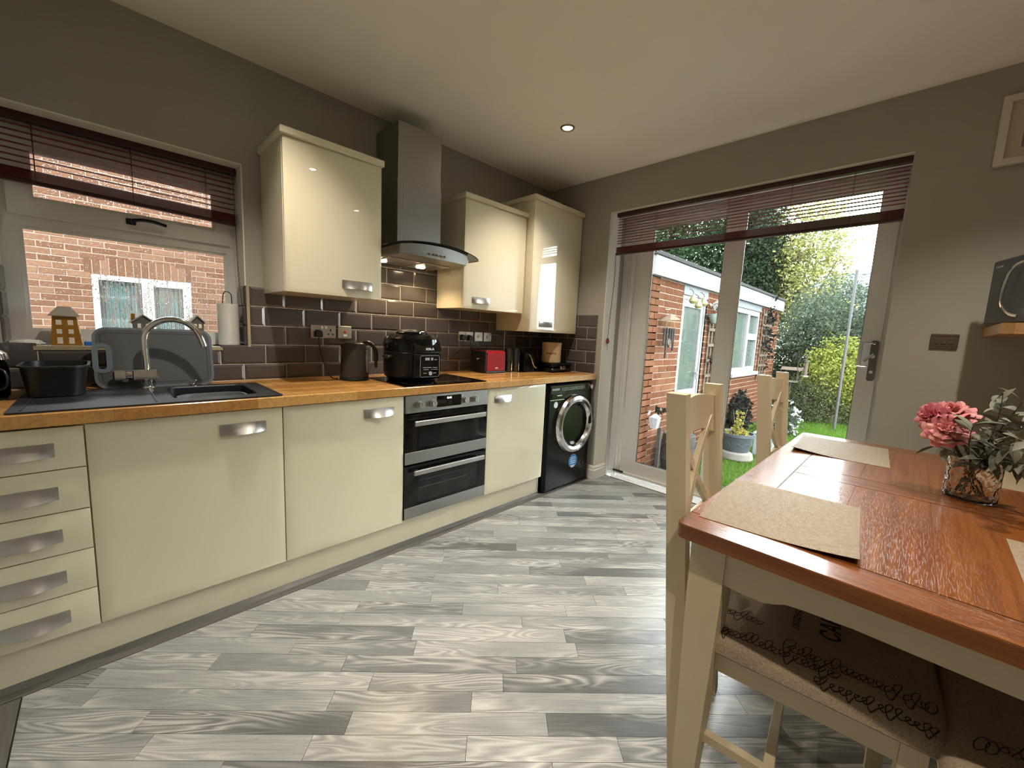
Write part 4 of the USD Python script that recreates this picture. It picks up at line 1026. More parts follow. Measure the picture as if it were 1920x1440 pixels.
plank(TX0, TX0 + FB, TY0 + 0.0945, TY1 - 0.0945, 'honey_y'); plank(TX1 - FB, TX1, TY0 + 0.0945, TY1 - 0.0945, 'honey_y')
plank(TX0 + FB + 0.0012, TX1 - FB - 0.0012, 0.620, 0.735, 'honey_x')
for y0, y1 in ((TY0 + 0.0955, 0.6188), (0.7362, TY1 - 0.0955)):
    w = (TX1 - TX0 - 2 * FB - 0.0024) / 4
    for k in range(4):
        x0 = TX0 + FB + 0.0012 + k * w
        plank(x0, x0 + w - 0.0003, y0, y1, 'honey_y')
AX0, AX1, AY0, AY1 = TX0 + 0.034, TX1 - 0.034, TY0 + 0.030, TY1 - 0.030
LW = 0.078
def apron_poly(a, b):
    P = [(a, Z0), (a, 0.640), (a + 0.05, 0.637), (a + 0.085, 0.638), (a + 0.105, 0.645), (a + 0.128, 0.656), (a + 0.16, 0.660), (a + 0.24, 0.665)]
    P += [(b - (x - a), z) for x, z in P[::-1]]
    return Polygon(P)
part(t, 'apron', ext(apron_poly(AX0 + LW, AX1 - LW), AY0 + 0.006, AY0 + 0.026, 'y'), 'cream_wood', smooth=False)
part(t, 'apron', ext(apron_poly(AX0 + LW, AX1 - LW), AY1 - 0.026, AY1 - 0.006, 'y'), 'cream_wood', smooth=False)
part(t, 'apron', ext(apron_poly(AY0 + LW, AY1 - LW), AX0 + 0.006, AX0 + 0.026, 'x'), 'cream_wood', smooth=False)
part(t, 'apron', ext(apron_poly(AY0 + LW, AY1 - LW), AX1 - 0.026, AX1 - 0.006, 'x'), 'cream_wood', smooth=False)
for x, sx in ((AX0, 1), (AX1, -1)):
    for y, sy in ((AY0, 1), (AY1, -1)):
        def sq_(w, z, off):
            a = (x + sx * off, y + sy * off); b = (x + sx * (off + w), y + sy * (off + w))
            return [(min(a[0], b[0]), min(a[1], b[1]), z), (max(a[0], b[0]), min(a[1], b[1]), z), (max(a[0], b[0]), max(a[1], b[1]), z), (min(a[0], b[0]), max(a[1], b[1]), z)]
        part(t, 'leg', loft([sq_(0.050, 0.0, 0.008), sq_(0.080, 0.58, -0.001), sq_(0.080, Z0, -0.001)]), 'cream_wood', smooth=10)

# chairs: cream cross-back frames with printed cushions
mat('seat_linen', {'t': ('texture_coordinate', {}), 'n': ('noise_texture', {'scale': 260.0, 'detail': 2.0}), 'r': ('rgb_ramp', {'ramp': [(0.3, lin(134, 116, 96)), (0.7, lin(166, 148, 126))]}),
                   'b': ('bump', {'strength': 0.3, 'distance': 0.001}), 'p': ('principled_bsdf', {'roughness': 0.95})},
    [('t.object', 'n.vector'), ('n.fac', 'r.fac'), ('r.color', 'p.base_color'), ('n.fac', 'b.height'), ('b.normal', 'p.normal')])
paint('seat_print', (58, 48, 42), 0.95)
SD, SW = 0.455, 0.44                                          # seat depth and width
def cushion_z(x, y):
    u, v_ = abs((x - 0.245) / 0.247), abs(y / 0.232)
    e = max(0.0, 1 - u ** 6) * max(0.0, 1 - v_ ** 6)
    return 0.452 + 0.052 * e ** 0.45


def chair(label, loc, rz, group):
    t = thing('dining_chair', label, 'chair', (loc[0], loc[1], 0), rz, group)
    P = lambda n, m, k, **kw: part(t, n, m, k, local=True, **kw)
    px = lambda z: -0.088 * z                                  # lean of the back posts
    for s in (-1, 1):
        y0, y1 = s * 0.189 - 0.021, s * 0.189 + 0.021
        r = lambda z, d: [(px(z) - d, y0, z), (px(z) + d, y0, z), (px(z) + d, y1, z), (px(z) - d, y1, z)]
        P('leg', loft([r(0, 0.020), r(0.45, 0.025), r(0.80, 0.025), r(1.083, 0.025)]), 'cream_wood', smooth=10)
        f = lambda z, d: [(0.430 - d, s * 0.192 - d, z), (0.430 + d, s * 0.192 - d, z), (0.430 + d, s * 0.192 + d, z), (0.430 - d, s * 0.192 + d, z)]
        P('leg', loft([f(0, 0.016), f(0.30, 0.021), f(0.445, 0.021)]), 'cream_wood', smooth=10)
        P('side_rail', box(-0.02, 0.41, s * 0.200 - 0.010, s * 0.200 + 0.010, 0.385, 0.446, 0.002), 'cream_wood')
        P('side_stretcher', box(-0.005, 0.415, s * 0.196 - 0.011, s * 0.196 + 0.011, 0.165, 0.192, 0.002), 'cream_wood')
    P('front_rail', box(0.420, 0.440, -0.172, 0.172, 0.385, 0.446, 0.002), 'cream_wood')
    P('back_rail', box(-0.055, -0.033, -0.169, 0.169, 0.385, 0.446, 0.002), 'cream_wood')
    P('cross_stretcher', box(0.190, 0.214, -0.186, 0.186, 0.167, 0.190, 0.002), 'cream_wood')
    ys_ = np.linspace(-0.170, 0.170, 13)
    def bowed(yz_top, yz_bot, d=0.010):
        secs = []
        for y in ys_:
            b = -0.016 * (1 - (y / 0.17) ** 2)
            zt, zb = yz_top(y), yz_bot(y)
            secs.append([(px(zb) + b - d, y, zb), (px(zb) + b + d, y, zb), (px(zt) + b + d, y, zt), (px(zt) + b - d, y, zt)])
        return loft([q[::-1] for q in secs])
    P('crest_rail', bowed(lambda y: 1.046 + 0.014 * (1 - (y / 0.17) ** 2), lambda y: 0.925 + 0.030 * (1 - (y / 0.17) ** 2)), 'cream_wood', smooth=40)
    P('lower_back_rail', bowed(lambda y: 0.695, lambda y: 0.635), 'cream_wood', smooth=40)
    for s in (-1, 1):                                          # the two curved bars of the cross
        secs = []
        for k in np.linspace(0, 1, 15):
            z = 0.685 + (0.985 - 0.685) * k; w = 0.018
            y = s * 0.150 * (2 * k - 1)
            b = -0.012 * (1 - (y / 0.17) ** 2)
            secs.append([(px(z) + b - 0.008 + s * 0.003, y - w, z), (px(z) + b + 0.008 + s * 0.003, y - w, z), (px(z) + b + 0.008 + s * 0.003, y + w, z), (px(z) + b - 0.008 + s * 0.003, y + w, z)])
        P('cross_bar', loft(secs), 'cream_wood', smooth=40)
    # cushion: a padded square, its print a set of thin inked lines
    n = 30; v, f = [], []
    xs = 0.245 + 0.249 * np.sin(np.linspace(-PI / 2, PI / 2, n)); yy_ = 0.234 * np.sin(np.linspace(-PI / 2, PI / 2, n))
    for x in xs:
        for y in yy_:
            cx = 0.245 + (x - 0.245) * (1 - 0.03 * abs(y / 0.234) ** 8); v.append((cx, y, cushion_z(x, y)))
    for x in xs:
        for y in yy_:
            v.append((0.245 + (x - 0.245) * 0.985, y * 0.985, 0.4465))
    N = n * n
    for i in range(n - 1):
        for j in range(n - 1):
            a, b, c, d = i * n + j, (i + 1) * n + j, (i + 1) * n + j + 1, i * n + j + 1
            f += [(a, b, c), (a, c, d), (N + a, N + c, N + b), (N + a, N + d, N + c)]
    rim_ = [(i, 0) for i in range(n)] + [(n - 1, j) for j in range(1, n)] + [(i, n - 1) for i in range(n - 2, -1, -1)] + [(0, j) for j in range(n - 2, 0, -1)]
    for (a0, a1), (b0, b1) in zip(rim_, rim_[1:] + rim_[:1]):
        a, b = a0 * n + a1, b0 * n + b1; f += [(a, N + a, N + b), (a, N + b, b)]
    P('cushion', tm(v, f), 'seat_linen', smooth=50, label='beige linen seat cushion printed with dark script')
    pr = []
    r2 = random.Random(5)
    def ribbon(pts, w):
        p = np.array(pts); d = np.gradient(p, axis=0); d /= np.linalg.norm(d, axis=1, keepdims=True) + 1e-9; nrm = np.stack([-d[:, 1], d[:, 0]], 1)
        vv, ff = [], []
        for k in range(len(p)):
            ww = w * (0.45 + 0.9 * abs(math.sin(1.7 * k)))
            for q in (p[k] + nrm[k] * ww, p[k] - nrm[k] * ww):
                vv.append((q[0], q[1], cushion_z(*q) + 0.0006))
        for k in range(len(p) - 1):
            ff += [(2 * k, 2 * k + 1, 2 * k + 3), (2 * k, 2 * k + 3, 2 * k + 2)]
        return tm(vv, ff)
    for row, (y, x0, x1, amp) in enumerate(((-0.195, 0.04, 0.30, 0.014), (-0.165, 0.20, 0.46, 0.018), (0.10, 0.05, 0.45, 0.018), (0.16, 0.08, 0.42, 0.014), (-0.120, 0.03, 0.15, 0.018), (-0.215, 0.26, 0.45, 0.008))):
        ph = r2.uniform(0, 6); m = int((x1 - x0) / 0.0016)
        x, ctrl = x0, []
        while x < x1:                                          # handwriting: tall and short strokes, now and then a loop
            h = amp * r2.choice((0.5, 0.6, 0.7, 1.7))
            ctrl += [(x, y - amp * 0.5 + 0.03 * (x - x0)), (x + 0.009, y + h + 0.03 * (x - x0)), (x + 0.002, y + h * 0.8 + 0.03 * (x - x0)), (x + 0.005, y - amp * r2.choice((0.5, 0.6, 1.5)) + 0.03 * (x - x0))]
            x += r2.uniform(0.010, 0.017)
        pts = curve([(u, w, 0.0) for u, w in ctrl], len(ctrl) * 5)[:, :2]
        pts = np.clip(pts, [0.005, -0.225], [0.485, 0.225])
        pr.append(ribbon(pts, 0.0011))
    for word, x, y, h in (('CAFE', 0.285, 0.0, 0.040), ('ORIGINAL', 0.215, -0.03, 0.014)):
        g = meshkit.text_mesh(word, h, 0.0004, True); c = g.bounds.mean(0); q = np.array(g.vertices) - c
        q = np.stack([x + q[:, 1] * -1, y + q[:, 0], q[:, 2]], 1); q[:, 2] = [cushion_z(a, b) + 0.0006 for a, b, _ in q]
        pr.append(tm(q, g.faces))
    P('printed_script', join(pr), 'seat_print', smooth=False)
    return t


CR = math.radians(5.9)
chair('cream cross-back dining chair tucked in at the near left corner of the table', (2.150, 0.148), CR, 'cream cross-back chairs')
chair('cream cross-back dining chair nearer the patio door', (2.122, 1.190), math.radians(1.2), 'cream cross-back chairs')
chair('cream dining chair across the table, only its cushion showing under the table edge', (3.120, 0.125), PI, 'cream cross-back chairs')

# place mats
mat('mat_weave', {'t': ('texture_coordinate', {}), 'm': ('mapping', {'scale': (1, 1, 1)}), 'w1': ('wave_texture', {'wave_type': 'bands', 'bands_direction': 'x', 'scale': 150.0, 'distortion': 1.5, 'detail': 1.0}),
                  'w2': ('wave_texture', {'wave_type': 'bands', 'bands_direction': 'y', 'scale': 110.0, 'distortion': 1.5, 'detail': 1.0}),
                  'n': ('noise_texture', {'scale': 90.0, 'detail': 3.0}), 'a': ('math', {'math_type': 'multiply'}), 'mx': ('mix_float', {'fac': 0.55}),
                  'r': ('rgb_ramp', {'ramp': [(0.15, lin(116, 100, 80)), (0.5, lin(152, 137, 115)), (0.85, lin(176, 162, 142))]}), 'b': ('bump', {'strength': 0.35, 'distance': 0.0008}),
                  'p': ('principled_bsdf', {'roughness': 0.6, 'specular_ior_level': 0.35})},
    [('t.object', 'w1.vector'), ('t.object', 'w2.vector'), ('w1.fac', 'a.value1'), ('w2.fac', 'a.value2'), ('t.object', 'n.vector'), ('a.value', 'mx.a'), ('n.fac', 'mx.b'), ('mx.result', 'r.fac'),
     ('r.color', 'p.base_color'), ('a.value', 'b.height'), ('b.normal', 'p.normal')])


def place_mat(label, cx, cy, rot, w, l, curl):
    t = thing('place_mat', label, 'place mat', (cx, cy, TZ), rot, 'woven place mats')
    n = 16; v, f = [], []
    for s in (0.0016, 0.0002):
        for i in range(n + 1):
            for j in range(n + 1):
                x, y = -w / 2 + w * i / n, -l / 2 + l * j / n
                k = max(0.0, 1 - math.hypot(x - curl[0] * w / 2, y - curl[1] * l / 2) / 0.20)
                v.append((x, y, s + curl[2] * k * k))
    m = n + 1; N = m * m
    for i in range(n):
        for j in range(n):
            a, b, c, d = i * m + j, (i + 1) * m + j, (i + 1) * m + j + 1, i * m + j + 1
            f += [(a, b, c), (a, c, d), (N + a, N + c, N + b), (N + a, N + d, N + c)]
    rim_ = [(i, 0) for i in range(m)] + [(n, j) for j in range(1, m)] + [(i, n) for i in range(n - 1, -1, -1)] + [(0, j) for j in range(n - 1, 0, -1)]
    for (a0, a1), (b0, b1) in zip(rim_, rim_[1:] + rim_[:1]):
        a, b = a0 * m + a1, b0 * m + b1; f += [(a, N + a, N + b), (a, N + b, b)]
    part(t, 'mat', tm(v, f), 'mat_weave', smooth=True, local=True)


place_mat('woven beige place mat in front of the near left chair', 2.302, 0.164, math.radians(4), 0.318, 0.405, (1, -1, 0.014))
place_mat('woven beige place mat at the patio door end, its near corner curling up', 2.318, 1.184, math.radians(3), 0.318, 0.405, (-1, -1, 0.016))
place_mat('woven beige place mat behind the glass vase of roses', 2.900, 1.235, 0.0, 0.315, 0.42, (1, 1, 0.003))
place_mat('woven beige place mat on the near right side of the table', 2.872, 0.215, math.radians(-1.0), 0.315, 0.44, (1, 1, 0.003))

# glass vase with pink roses
mat('hammered_glass', {'t': ('texture_coordinate', {}), 'v': ('voronoi_texture', {'scale': 62.0, 'feature': 'smooth_f1', 'smoothness': 0.4}), 'b': ('bump', {'strength': 0.75, 'distance': 0.006}),
                       'p': ('principled_bsdf', {'base_color': (0.95, 0.95, 0.93), 'roughness': 0.03, 'transmission_weight': 1.0, 'ior': 1.38})},
    [('t.object', 'v.vector'), ('v.distance', 'b.height'), ('b.normal', 'p.normal')])
VC = (2.676, 0.775, TZ)
t = thing('vase', 'dimpled clear glass vase of pink roses in the middle of the table', 'vase', VC)
part(t, 'vessel', lathe([(0, 0.0), (0.054, 0.0), (0.060, 0.006), (0.060, 0.124), (0.0585, 0.126), (0.0565, 0.124), (0.0565, 0.012), (0.050, 0.008), (0, 0.008)], VC, n=48), 'hammered_glass', smooth=50)
for nm, base in (('petal_pink', (226, 144, 152)), ('petal_deep', (212, 116, 134)), ('petal_pale', (234, 168, 164))):
    mat(nm, {'d': ('principled_bsdf', {'base_color': lin(*base), 'roughness': 0.6}), 'tr': ('translucent_bsdf', {'color': lin(*base)}), 'x': ('mix_closure', {'fac': 0.22})},
        [('d.BSDF', 'x.closure1'), ('tr.BSDF', 'x.closure2')], surface='x.closure')
mat('leaf_dusty', {'o': ('object_info', {}), 'r': ('rgb_ramp', {'ramp': [(0, lin(98, 100, 84)), (1, lin(136, 138, 118))]}), 'd': ('principled_bsdf', {'roughness': 0.6}), 'tr': ('translucent_bsdf', {'color': lin(96, 100, 74)}), 'x': ('mix_closure', {'fac': 0.18})},
    [('o.random', 'r.fac'), ('r.color', 'd.base_color'), ('d.BSDF', 'x.closure1'), ('tr.BSDF', 'x.closure2')], surface='x.closure')
paint('stem_green', (70, 74, 52), 0.6)


def petal(w, h, cup, roll):
    n = 6; v, f = [], []
    for i in range(n):
        s_ = i / (n - 1)
        for j in range(n):
            u = 2 * j / (n - 1) - 1; ww = w * (math.sin(PI * (0.12 + 0.74 * s_)) ** 0.7) * (1.0 if s_ < 0.99 else 0.96)
            x = u * ww; z = h * s_ * (1 - 0.10 * u * u); y = cup * (math.sin(PI * s_ * 0.9) * 0.6 + 0.25 * u * u * w * 20 * 0.02) - roll * s_ ** 4
            v.append((x, -y + 0.35 * abs(u) ** 2 * w * 0.6, z))
    for i in range(n - 1):
        for j in range(n - 1):
            a = i * n + j; f.append((a, a + 1, a + n + 1)); f.append((a, a + n + 1, a + n))
    N = len(v); v += [(x, y + 0.0006, z) for x, y, z in v]; f += [(a + N, c + N, b + N) for a, b, c in f]
    return tm(v, f)


def stem_pts(top, foot):
    a, b = np.array(top, float), np.array(foot, float)
    return curve([b, b * 0.55 + a * 0.45 + np.array([0, 0, 0.01]), a], 16)


def rose(label, c, aim, R, mats, foot, seed):
    """A many-petalled rose: cupped petals in rings round the axis."""
    t = thing('rose', label, 'flower', c, group='pink roses in the vase')
    r = random.Random(seed); d = np.array(aim, float); d /= np.linalg.norm(d); _, a, b = frame_of(d)
    B_ = np.eye(4); B_[:3, 0], B_[:3, 1], B_[:3, 2] = a, np.cross(d, a), d
    B_[:3, 3] = -d * R * 0.55
    rings_ = ((4, 0.10, 0.05, 0.62, 0.95), (6, 0.24, 0.16, 0.60, 0.98), (8, 0.42, 0.34, 0.62, 1.0), (10, 0.60, 0.62, 0.66, 1.0), (11, 0.66, 1.0, 0.70, 1.05), (9, 0.60, 1.35, 0.68, 1.05))
    for k, (n, rad, tilt, w, h) in enumerate(rings_):
        for i in range(n):
            g = petal(R * w * (0.34 + 0.05 * k) * r.uniform(0.9, 1.1), R * h * r.uniform(0.92, 1.06), R * 0.22, R * 0.10 * (k > 2))
            ph = 2 * PI * (i + 0.5 * (k % 2)) / n + r.uniform(-0.12, 0.12)
            M = B_ @ place((0, 0, 0), ph) @ place((0, R * 0.10 * rad * 3 * 0.5, 0)) @ place((0, 0, 0), 0, -(tilt + r.uniform(-0.10, 0.10)))
            p_ = numbered(t.path, 'petal'); usdkit.mesh(stage, p_, moved(g, M), MAT[mats[(i + k) % len(mats)]], smooth=True)
    part(t, 'calyx', moved(lathe([(0.003, -0.010), (R * 0.22, 0.002), (R * 0.30, R * 0.25), (0.0, R * 0.2)], n=12), B_), 'stem_green', local=True)
    part(t, 'stem', tube(stem_pts(np.array(c) - d * R * 0.6, foot), 0.0024, 6), 'stem_green')


rose('deep pink rose, lowest on the left of the vase', (2.560, 0.770, 1.012), (-0.75, -0.55, 0.15), 0.052, ('petal_deep', 'petal_pink'), (2.700, 0.790, 0.785), 2)
rose('pink rose facing the ceiling, topmost of the three', (2.606, 0.790, 1.040), (-0.2, -0.25, 0.95), 0.056, ('petal_pink', 'petal_pale'), (2.705, 0.765, 0.785), 5)
rose('open pale pink rose in front, turned to the camera', (2.598, 0.735, 0.986), (-0.15, -0.85, 0.45), 0.053, ('petal_pale', 'petal_pink'), (2.690, 0.800, 0.785), 9)


def leaf(L_, W_, fold, droop):
    n = 7; v, f = [], []
    for i in range(n):
        s_ = i / (n - 1); w = W_ / 2 * math.sin(PI * min(1, 0.04 + 0.96 * s_)) ** 0.8 * (1 - 0.25 * s_) if 0 < i < n - 1 else 0.0006
        for u in (-1, 0, 1):
            v.append((u * w, L_ * s_, fold * abs(u) * w - droop * s_ * s_))
    for i in range(n - 1):
        for u in range(2):
            a = i * 3 + u; f += [(a, a + 1, a + 4), (a, a + 4, a + 3)]
    N = len(v); v += [(x, y, z - 0.0007) for x, y, z in v]; f += [(a + N, c + N, b + N) for a, b, c in f]
    return tm(v, f)


def sprig(label, foot, mid, tip, n, seed, size=0.052):
    n = int(n * 1.7)
    t = thing('leafy_sprig', label, 'foliage', foot, group='dusty green sprigs in the vase')
    r = random.Random(seed); P = curve([foot, mid, tip], 24)
    part(t, 'stem', tube(P, np.linspace(0.0022, 0.0010, 24), 6), 'stem_green')
    for k in range(n):
        i = 9 + int(14 * k / max(1, n - 1)); p = P[min(i, 23)]; d = P[min(i + 1, 23)] - P[min(i, 23) - 1]; d /= np.linalg.norm(d)
        side = r.uniform(0, 2 * PI); _, a, b = frame_of(d); out = (math.cos(side) * a + math.sin(side) * b) * 0.85 + d * r.uniform(0.2, 0.8) + np.array([0, 0, -0.15]); out /= np.linalg.norm(out)
        up = np.cross(np.cross(out, [0, 0, 1.0]), out); up /= np.linalg.norm(up) + 1e-9
        M = np.eye(4); M[:3, 1] = out; M[:3, 2] = up; M[:3, 0] = np.cross(out, up); M[:3, 3] = p
        M = M @ place((0, 0, 0), 0, r.uniform(-0.4, 0.4), r.uniform(-0.6, 0.6))
        part(t, 'leaf', moved(leaf(size * r.uniform(0.75, 1.25), size * r.uniform(0.42, 0.60), r.uniform(0.1, 0.5), size * r.uniform(0.1, 0.5)), M), 'leaf_dusty', smooth=True)


V0 = lambda dx, dy: (VC[0] + dx, VC[1] + dy, 0.785)
for k, (f_, m_, tp, n, lab) in enumerate((
        (V0(-0.03, 0.0), (2.690, 0.780, 0.93), (2.700, 0.74, 1.105), 12, 'upright dusty green sprig, tallest in the vase'),
        (V0(-0.02, -0.02), (2.700, 0.740, 0.94), (2.765, 0.66, 1.055), 12, 'dusty green sprig leaning towards the right edge of the picture'),
        (V0(0.0, 0.02), (2.700, 0.700, 0.93), (2.740, 0.58, 1.000), 11, 'dusty green sprig leaning forward from the vase'),
        (V0(-0.01, 0.02), (2.715, 0.770, 0.94), (2.815, 0.73, 1.035), 12, 'dusty green sprig reaching right behind the others'),
        (V0(-0.03, 0.02), (2.705, 0.720, 0.91), (2.775, 0.61, 0.925), 10, 'dusty green sprig drooping over the right of the rim'),
        (V0(0.02, 0.0), (2.655, 0.740, 0.93), (2.650, 0.69, 1.010), 9, 'short dusty green sprig close behind the pale rose'),
        (V0(0.03, -0.01), (2.640, 0.770, 0.90), (2.585, 0.74, 0.925), 4, 'small green sprig poking out below the roses'),
        (V0(-0.02, 0.03), (2.700, 0.800, 0.95), (2.745, 0.80, 1.085), 11, 'dusty green sprig standing at the back of the vase'))):
    sprig(lab, f_, m_, tp, n, 40 + k)

# far wall: picture, switch, corner shelf with microwave
paint('frame_white', (206, 200, 186), 0.4)
paint('mount_card', (186, 178, 162), 0.8)
mat('print_dark', {'t': ('texture_coordinate', {}), 'n': ('noise_texture', {'scale': 9.0, 'detail': 4.0}), 'r': ('rgb_ramp', {'ramp': [(0.35, lin(40, 42, 50)), (0.6, lin(150, 140, 128))]}), 'p': ('principled_bsdf', {'roughness': 0.6})},
    [('t.object', 'n.vector'), ('n.fac', 'r.fac'), ('r.color', 'p.base_color')])
px0, px1, pz0, pz1 = 2.646, 3.05, 2.066, 2.362
t = thing('picture_frame', 'white framed picture hanging high on the far wall', 'picture', ((px0 + px1) / 2, D, 2.2))
part(t, 'frame', ext(ring_poly((px0, px1, pz0, pz1), (px0 + 0.028, px1 - 0.028, pz0 + 0.028, pz1 - 0.028)), D - 0.026, D - 0.001, 'y'), 'frame_white', smooth=False)
part(t, 'mount', ext(ring_poly((px0 + 0.028, px1 - 0.028, pz0 + 0.028, pz1 - 0.028), (px0 + 0.075, px1 - 0.075, pz0 + 0.068, pz1 - 0.068)), D - 0.016, D - 0.012, 'y'), 'mount_card', smooth=False)
part(t, 'print', box(px0 + 0.07, px1 - 0.07, D - 0.012, D - 0.002, pz0 + 0.06, pz1 - 0.06), 'print_dark')
paint('switch_bronze', (112, 98, 84), 0.35, metallic=0.6)
t = thing('light_switch', 'bronze wall switch plate between the patio door and the shelf', 'light switch', (2.594, D, 1.275))
part(t, 'plate', box(2.546, 2.642, D - 0.009, D - 0.001, 1.239, 1.312, 0.003), 'switch_bronze')
for x in (2.568, 2.594, 2.620):
    part(t, 'rocker', box(x - 0.009, x + 0.009, D - 0.0125, D - 0.008, 1.262, 1.288, 0.0015), 'switch_bronze')
part(t, 'rim_line', join(box(2.548, 2.640, D - 0.0095, D - 0.0085, 1.250, 1.252), box(2.548, 2.640, D - 0.0095, D - 0.0085, 1.300, 1.302)), 'gap_dark')
oak('shelf_oak', (150, 112, 68), (180, 140, 92), 1.0, 0.45, 0.5, 0.05)
t = thing('corner_shelf', 'thick wooden corner shelf under the microwave', 'shelf', (3.0, 1.6, 1.30))
part(t, 'board', ext([(2.714, D), (2.720, 1.280), (2.95, 1.175), (3.35, 1.02), (XR, 0.95), (XR, D)], 1.302, 1.343), 'shelf_oak', smooth=False)
part(t, 'bracket', join(box(3.0, 3.025, 1.45, D, 1.20, 1.302), box(3.5, XR, 1.2, 1.225, 1.20, 1.302)), 'shelf_oak', kind='stuff')
paint('microwave_grey', (66, 68, 66), 0.4)
t = thing('microwave', 'dark grey microwave oven with a chrome bow handle on the corner shelf', 'microwave', (2.707, 1.620, 1.343), math.atan2(-0.319, -0.948))
# local frame: +x out of the front, +y towards its far end
wv = lambda m: m
P = lambda n, m, k, **kw: part(t, n, m, k, local=True, **kw)
P('body', box(-0.33, -0.012, 0.004, 0.444, 0.012, 0.272, 0.006), 'microwave_grey')
P('foot', join([box(a, a + 0.03, b, b + 0.03, 0.0, 0.0125) for a in (-0.30, -0.06) for b in (0.03, 0.38)]), 'dark_plastic', kind='stuff')
P('door', box(-0.0115, 0.012, 0.0, 0.330, 0.010, 0.276, 0.005), 'microwave_grey')
P('control_panel', box(-0.0115, 0.010, 0.332, 0.448, 0.010, 0.276, 0.005), 'black_satin')
P('handle', tube(curve([(0.010, 0.215, 0.245), (0.035, 0.200, 0.228), (0.048, 0.186, 0.170), (0.050, 0.182, 0.120), (0.042, 0.190, 0.060), (0.012, 0.215, 0.035)], 24), 0.0065, 10), 'chrome')
P('badge', join([box(0.0118, 0.0126, 0.022 + 0.0062 * k, 0.0265 + 0.0062 * k, 0.244, 0.251 + 0.002 * (k % 3 == 0)) for k in range(8)]), 'steel_handle', kind='stuff')

# ================================================================ outside
GZ = -0.28
def leafmat(name, cols, trans=0.35, k=0.42):
    c = [mul(lin(*x), k) for x in cols]
    ramp = [(i / max(1, len(c) - 1), v) for i, v in enumerate(c)]
    mat(name, {'g': ('geometry', {}), 'r': ('rgb_ramp', {'ramp': ramp}), 'd': ('principled_bsdf', {'roughness': 0.55, 'specular_ior_level': 0.12}), 'tr': ('translucent_bsdf', {}), 'x': ('mix_closure', {'fac': trans})},
        [('g.random_per_island', 'r.fac'), ('r.color', 'd.base_color'), ('r.color', 'tr.color'), ('d.BSDF', 'x.closure1'), ('tr.BSDF', 'x.closure2')], surface='x.closure')


leafmat('leaf_evergreen', [(52, 78, 46), (84, 112, 66), (110, 140, 84)])
leafmat('leaf_dark', [(50, 66, 46), (78, 96, 68), (104, 122, 92)])
leafmat('leaf_autumn', [(158, 160, 96), (206, 188, 112), (216, 160, 96), (170, 176, 120)], k=0.48)
leafmat('leaf_blue', [(92, 108, 90), (124, 140, 116), (156, 168, 140)])
leafmat('leaf_yellow', [(150, 160, 70), (206, 196, 84), (226, 206, 80), (132, 150, 76)], k=0.48)
leafmat('leaf_olive', [(94, 108, 70), (132, 142, 96), (160, 166, 120)])
leafmat('leaf_ivy', [(36, 40, 34), (58, 62, 54), (78, 84, 70)])
leafmat('leaf_potted', [(186, 178, 84), (206, 190, 96), (170, 140, 80)])
leafmat('grass_green', [(104, 148, 44), (134, 178, 60), (160, 196, 84)])
leafmat('petal_white', [(232, 232, 228), (214, 220, 206)])
paint('bark', (92, 80, 66), 0.9, specular_ior_level=0.1, var=0.2, vs=20)
paint('soil_lawn', (51, 64, 28), 0.95, specular_ior_level=0.1, var=0.15, vs=9)
paint('paving', (86, 81, 76), 0.85, specular_ior_level=0.1, var=0.1, vs=6)
mat('brick_orange', {'o': ('object_info', {}), 'r': ('rgb_ramp', {'ramp': [(0, lin(72, 44, 29)), (0.5, lin(84, 53, 37)), (1, lin(94, 63, 46))]}), 't': ('texture_coordinate', {}), 'n': ('noise_texture', {'scale': 40.0, 'detail': 4.0}),
                     's': ('rgb_ramp', {'ramp': [(0.3, (0.8, 0.8, 0.8)), (0.7, (1.05, 1.05, 1.05))]}), 'x': ('mix', {'mix_type': 'multiply', 'fac': 1.0}), 'p': ('principled_bsdf', {'roughness': 0.9, 'specular_ior_level': 0.05})},
    [('o.random', 'r.fac'), ('r.color', 'x.color1'), ('t.object', 'n.vector'), ('n.fac', 's.fac'), ('s.color', 'x.color2'), ('x.color', 'p.base_color')])
mat('brick_orange_rest', {'o': ('geometry', {}), 'r': ('rgb_ramp', {'ramp': [(0, lin(72, 44, 29)), (0.5, lin(84, 53, 37)), (1, lin(94, 63, 46))]}), 'p': ('principled_bsdf', {'roughness': 0.9, 'specular_ior_level': 0.05})}, [('o.random_per_island', 'r.fac'), ('r.color', 'p.base_color')])
mat('brick_pink', {'o': ('object_info', {}), 'r': ('rgb_ramp', {'ramp': [(0, lin(66, 45, 33)), (0.5, lin(76, 54, 41)), (1, lin(85, 63, 49))]}), 't': ('texture_coordinate', {}), 'n': ('noise_texture', {'scale': 40.0, 'detail': 4.0}),
                   's': ('rgb_ramp', {'ramp': [(0.3, (0.82, 0.82, 0.82)), (0.7, (1.05, 1.05, 1.05))]}), 'x': ('mix', {'mix_type': 'multiply', 'fac': 1.0}), 'p': ('principled_bsdf', {'roughness': 0.9, 'specular_ior_level': 0.05})},
    [('o.random', 'r.fac'), ('r.color', 'x.color1'), ('t.object', 'n.vector'), ('n.fac', 's.fac'), ('s.color', 'x.color2'), ('x.color', 'p.base_color')])
mat('brick_pink_rest', {'o': ('geometry', {}), 'r': ('rgb_ramp', {'ramp': [(0, lin(66, 45, 33)), (0.5, lin(76, 54, 41)), (1, lin(85, 63, 49))]}), 'p': ('principled_bsdf', {'roughness': 0.9, 'specular_ior_level': 0.05})}, [('o.random_per_island', 'r.fac'), ('r.color', 'p.base_color')])
paint('mortar_pale', (99, 86, 76), 0.95, specular_ior_level=0.1)
paint('mortar_warm', (108, 95, 84), 0.95, specular_ior_level=0.1)
paint('white_pvc_out', (112, 113, 113), 0.4)
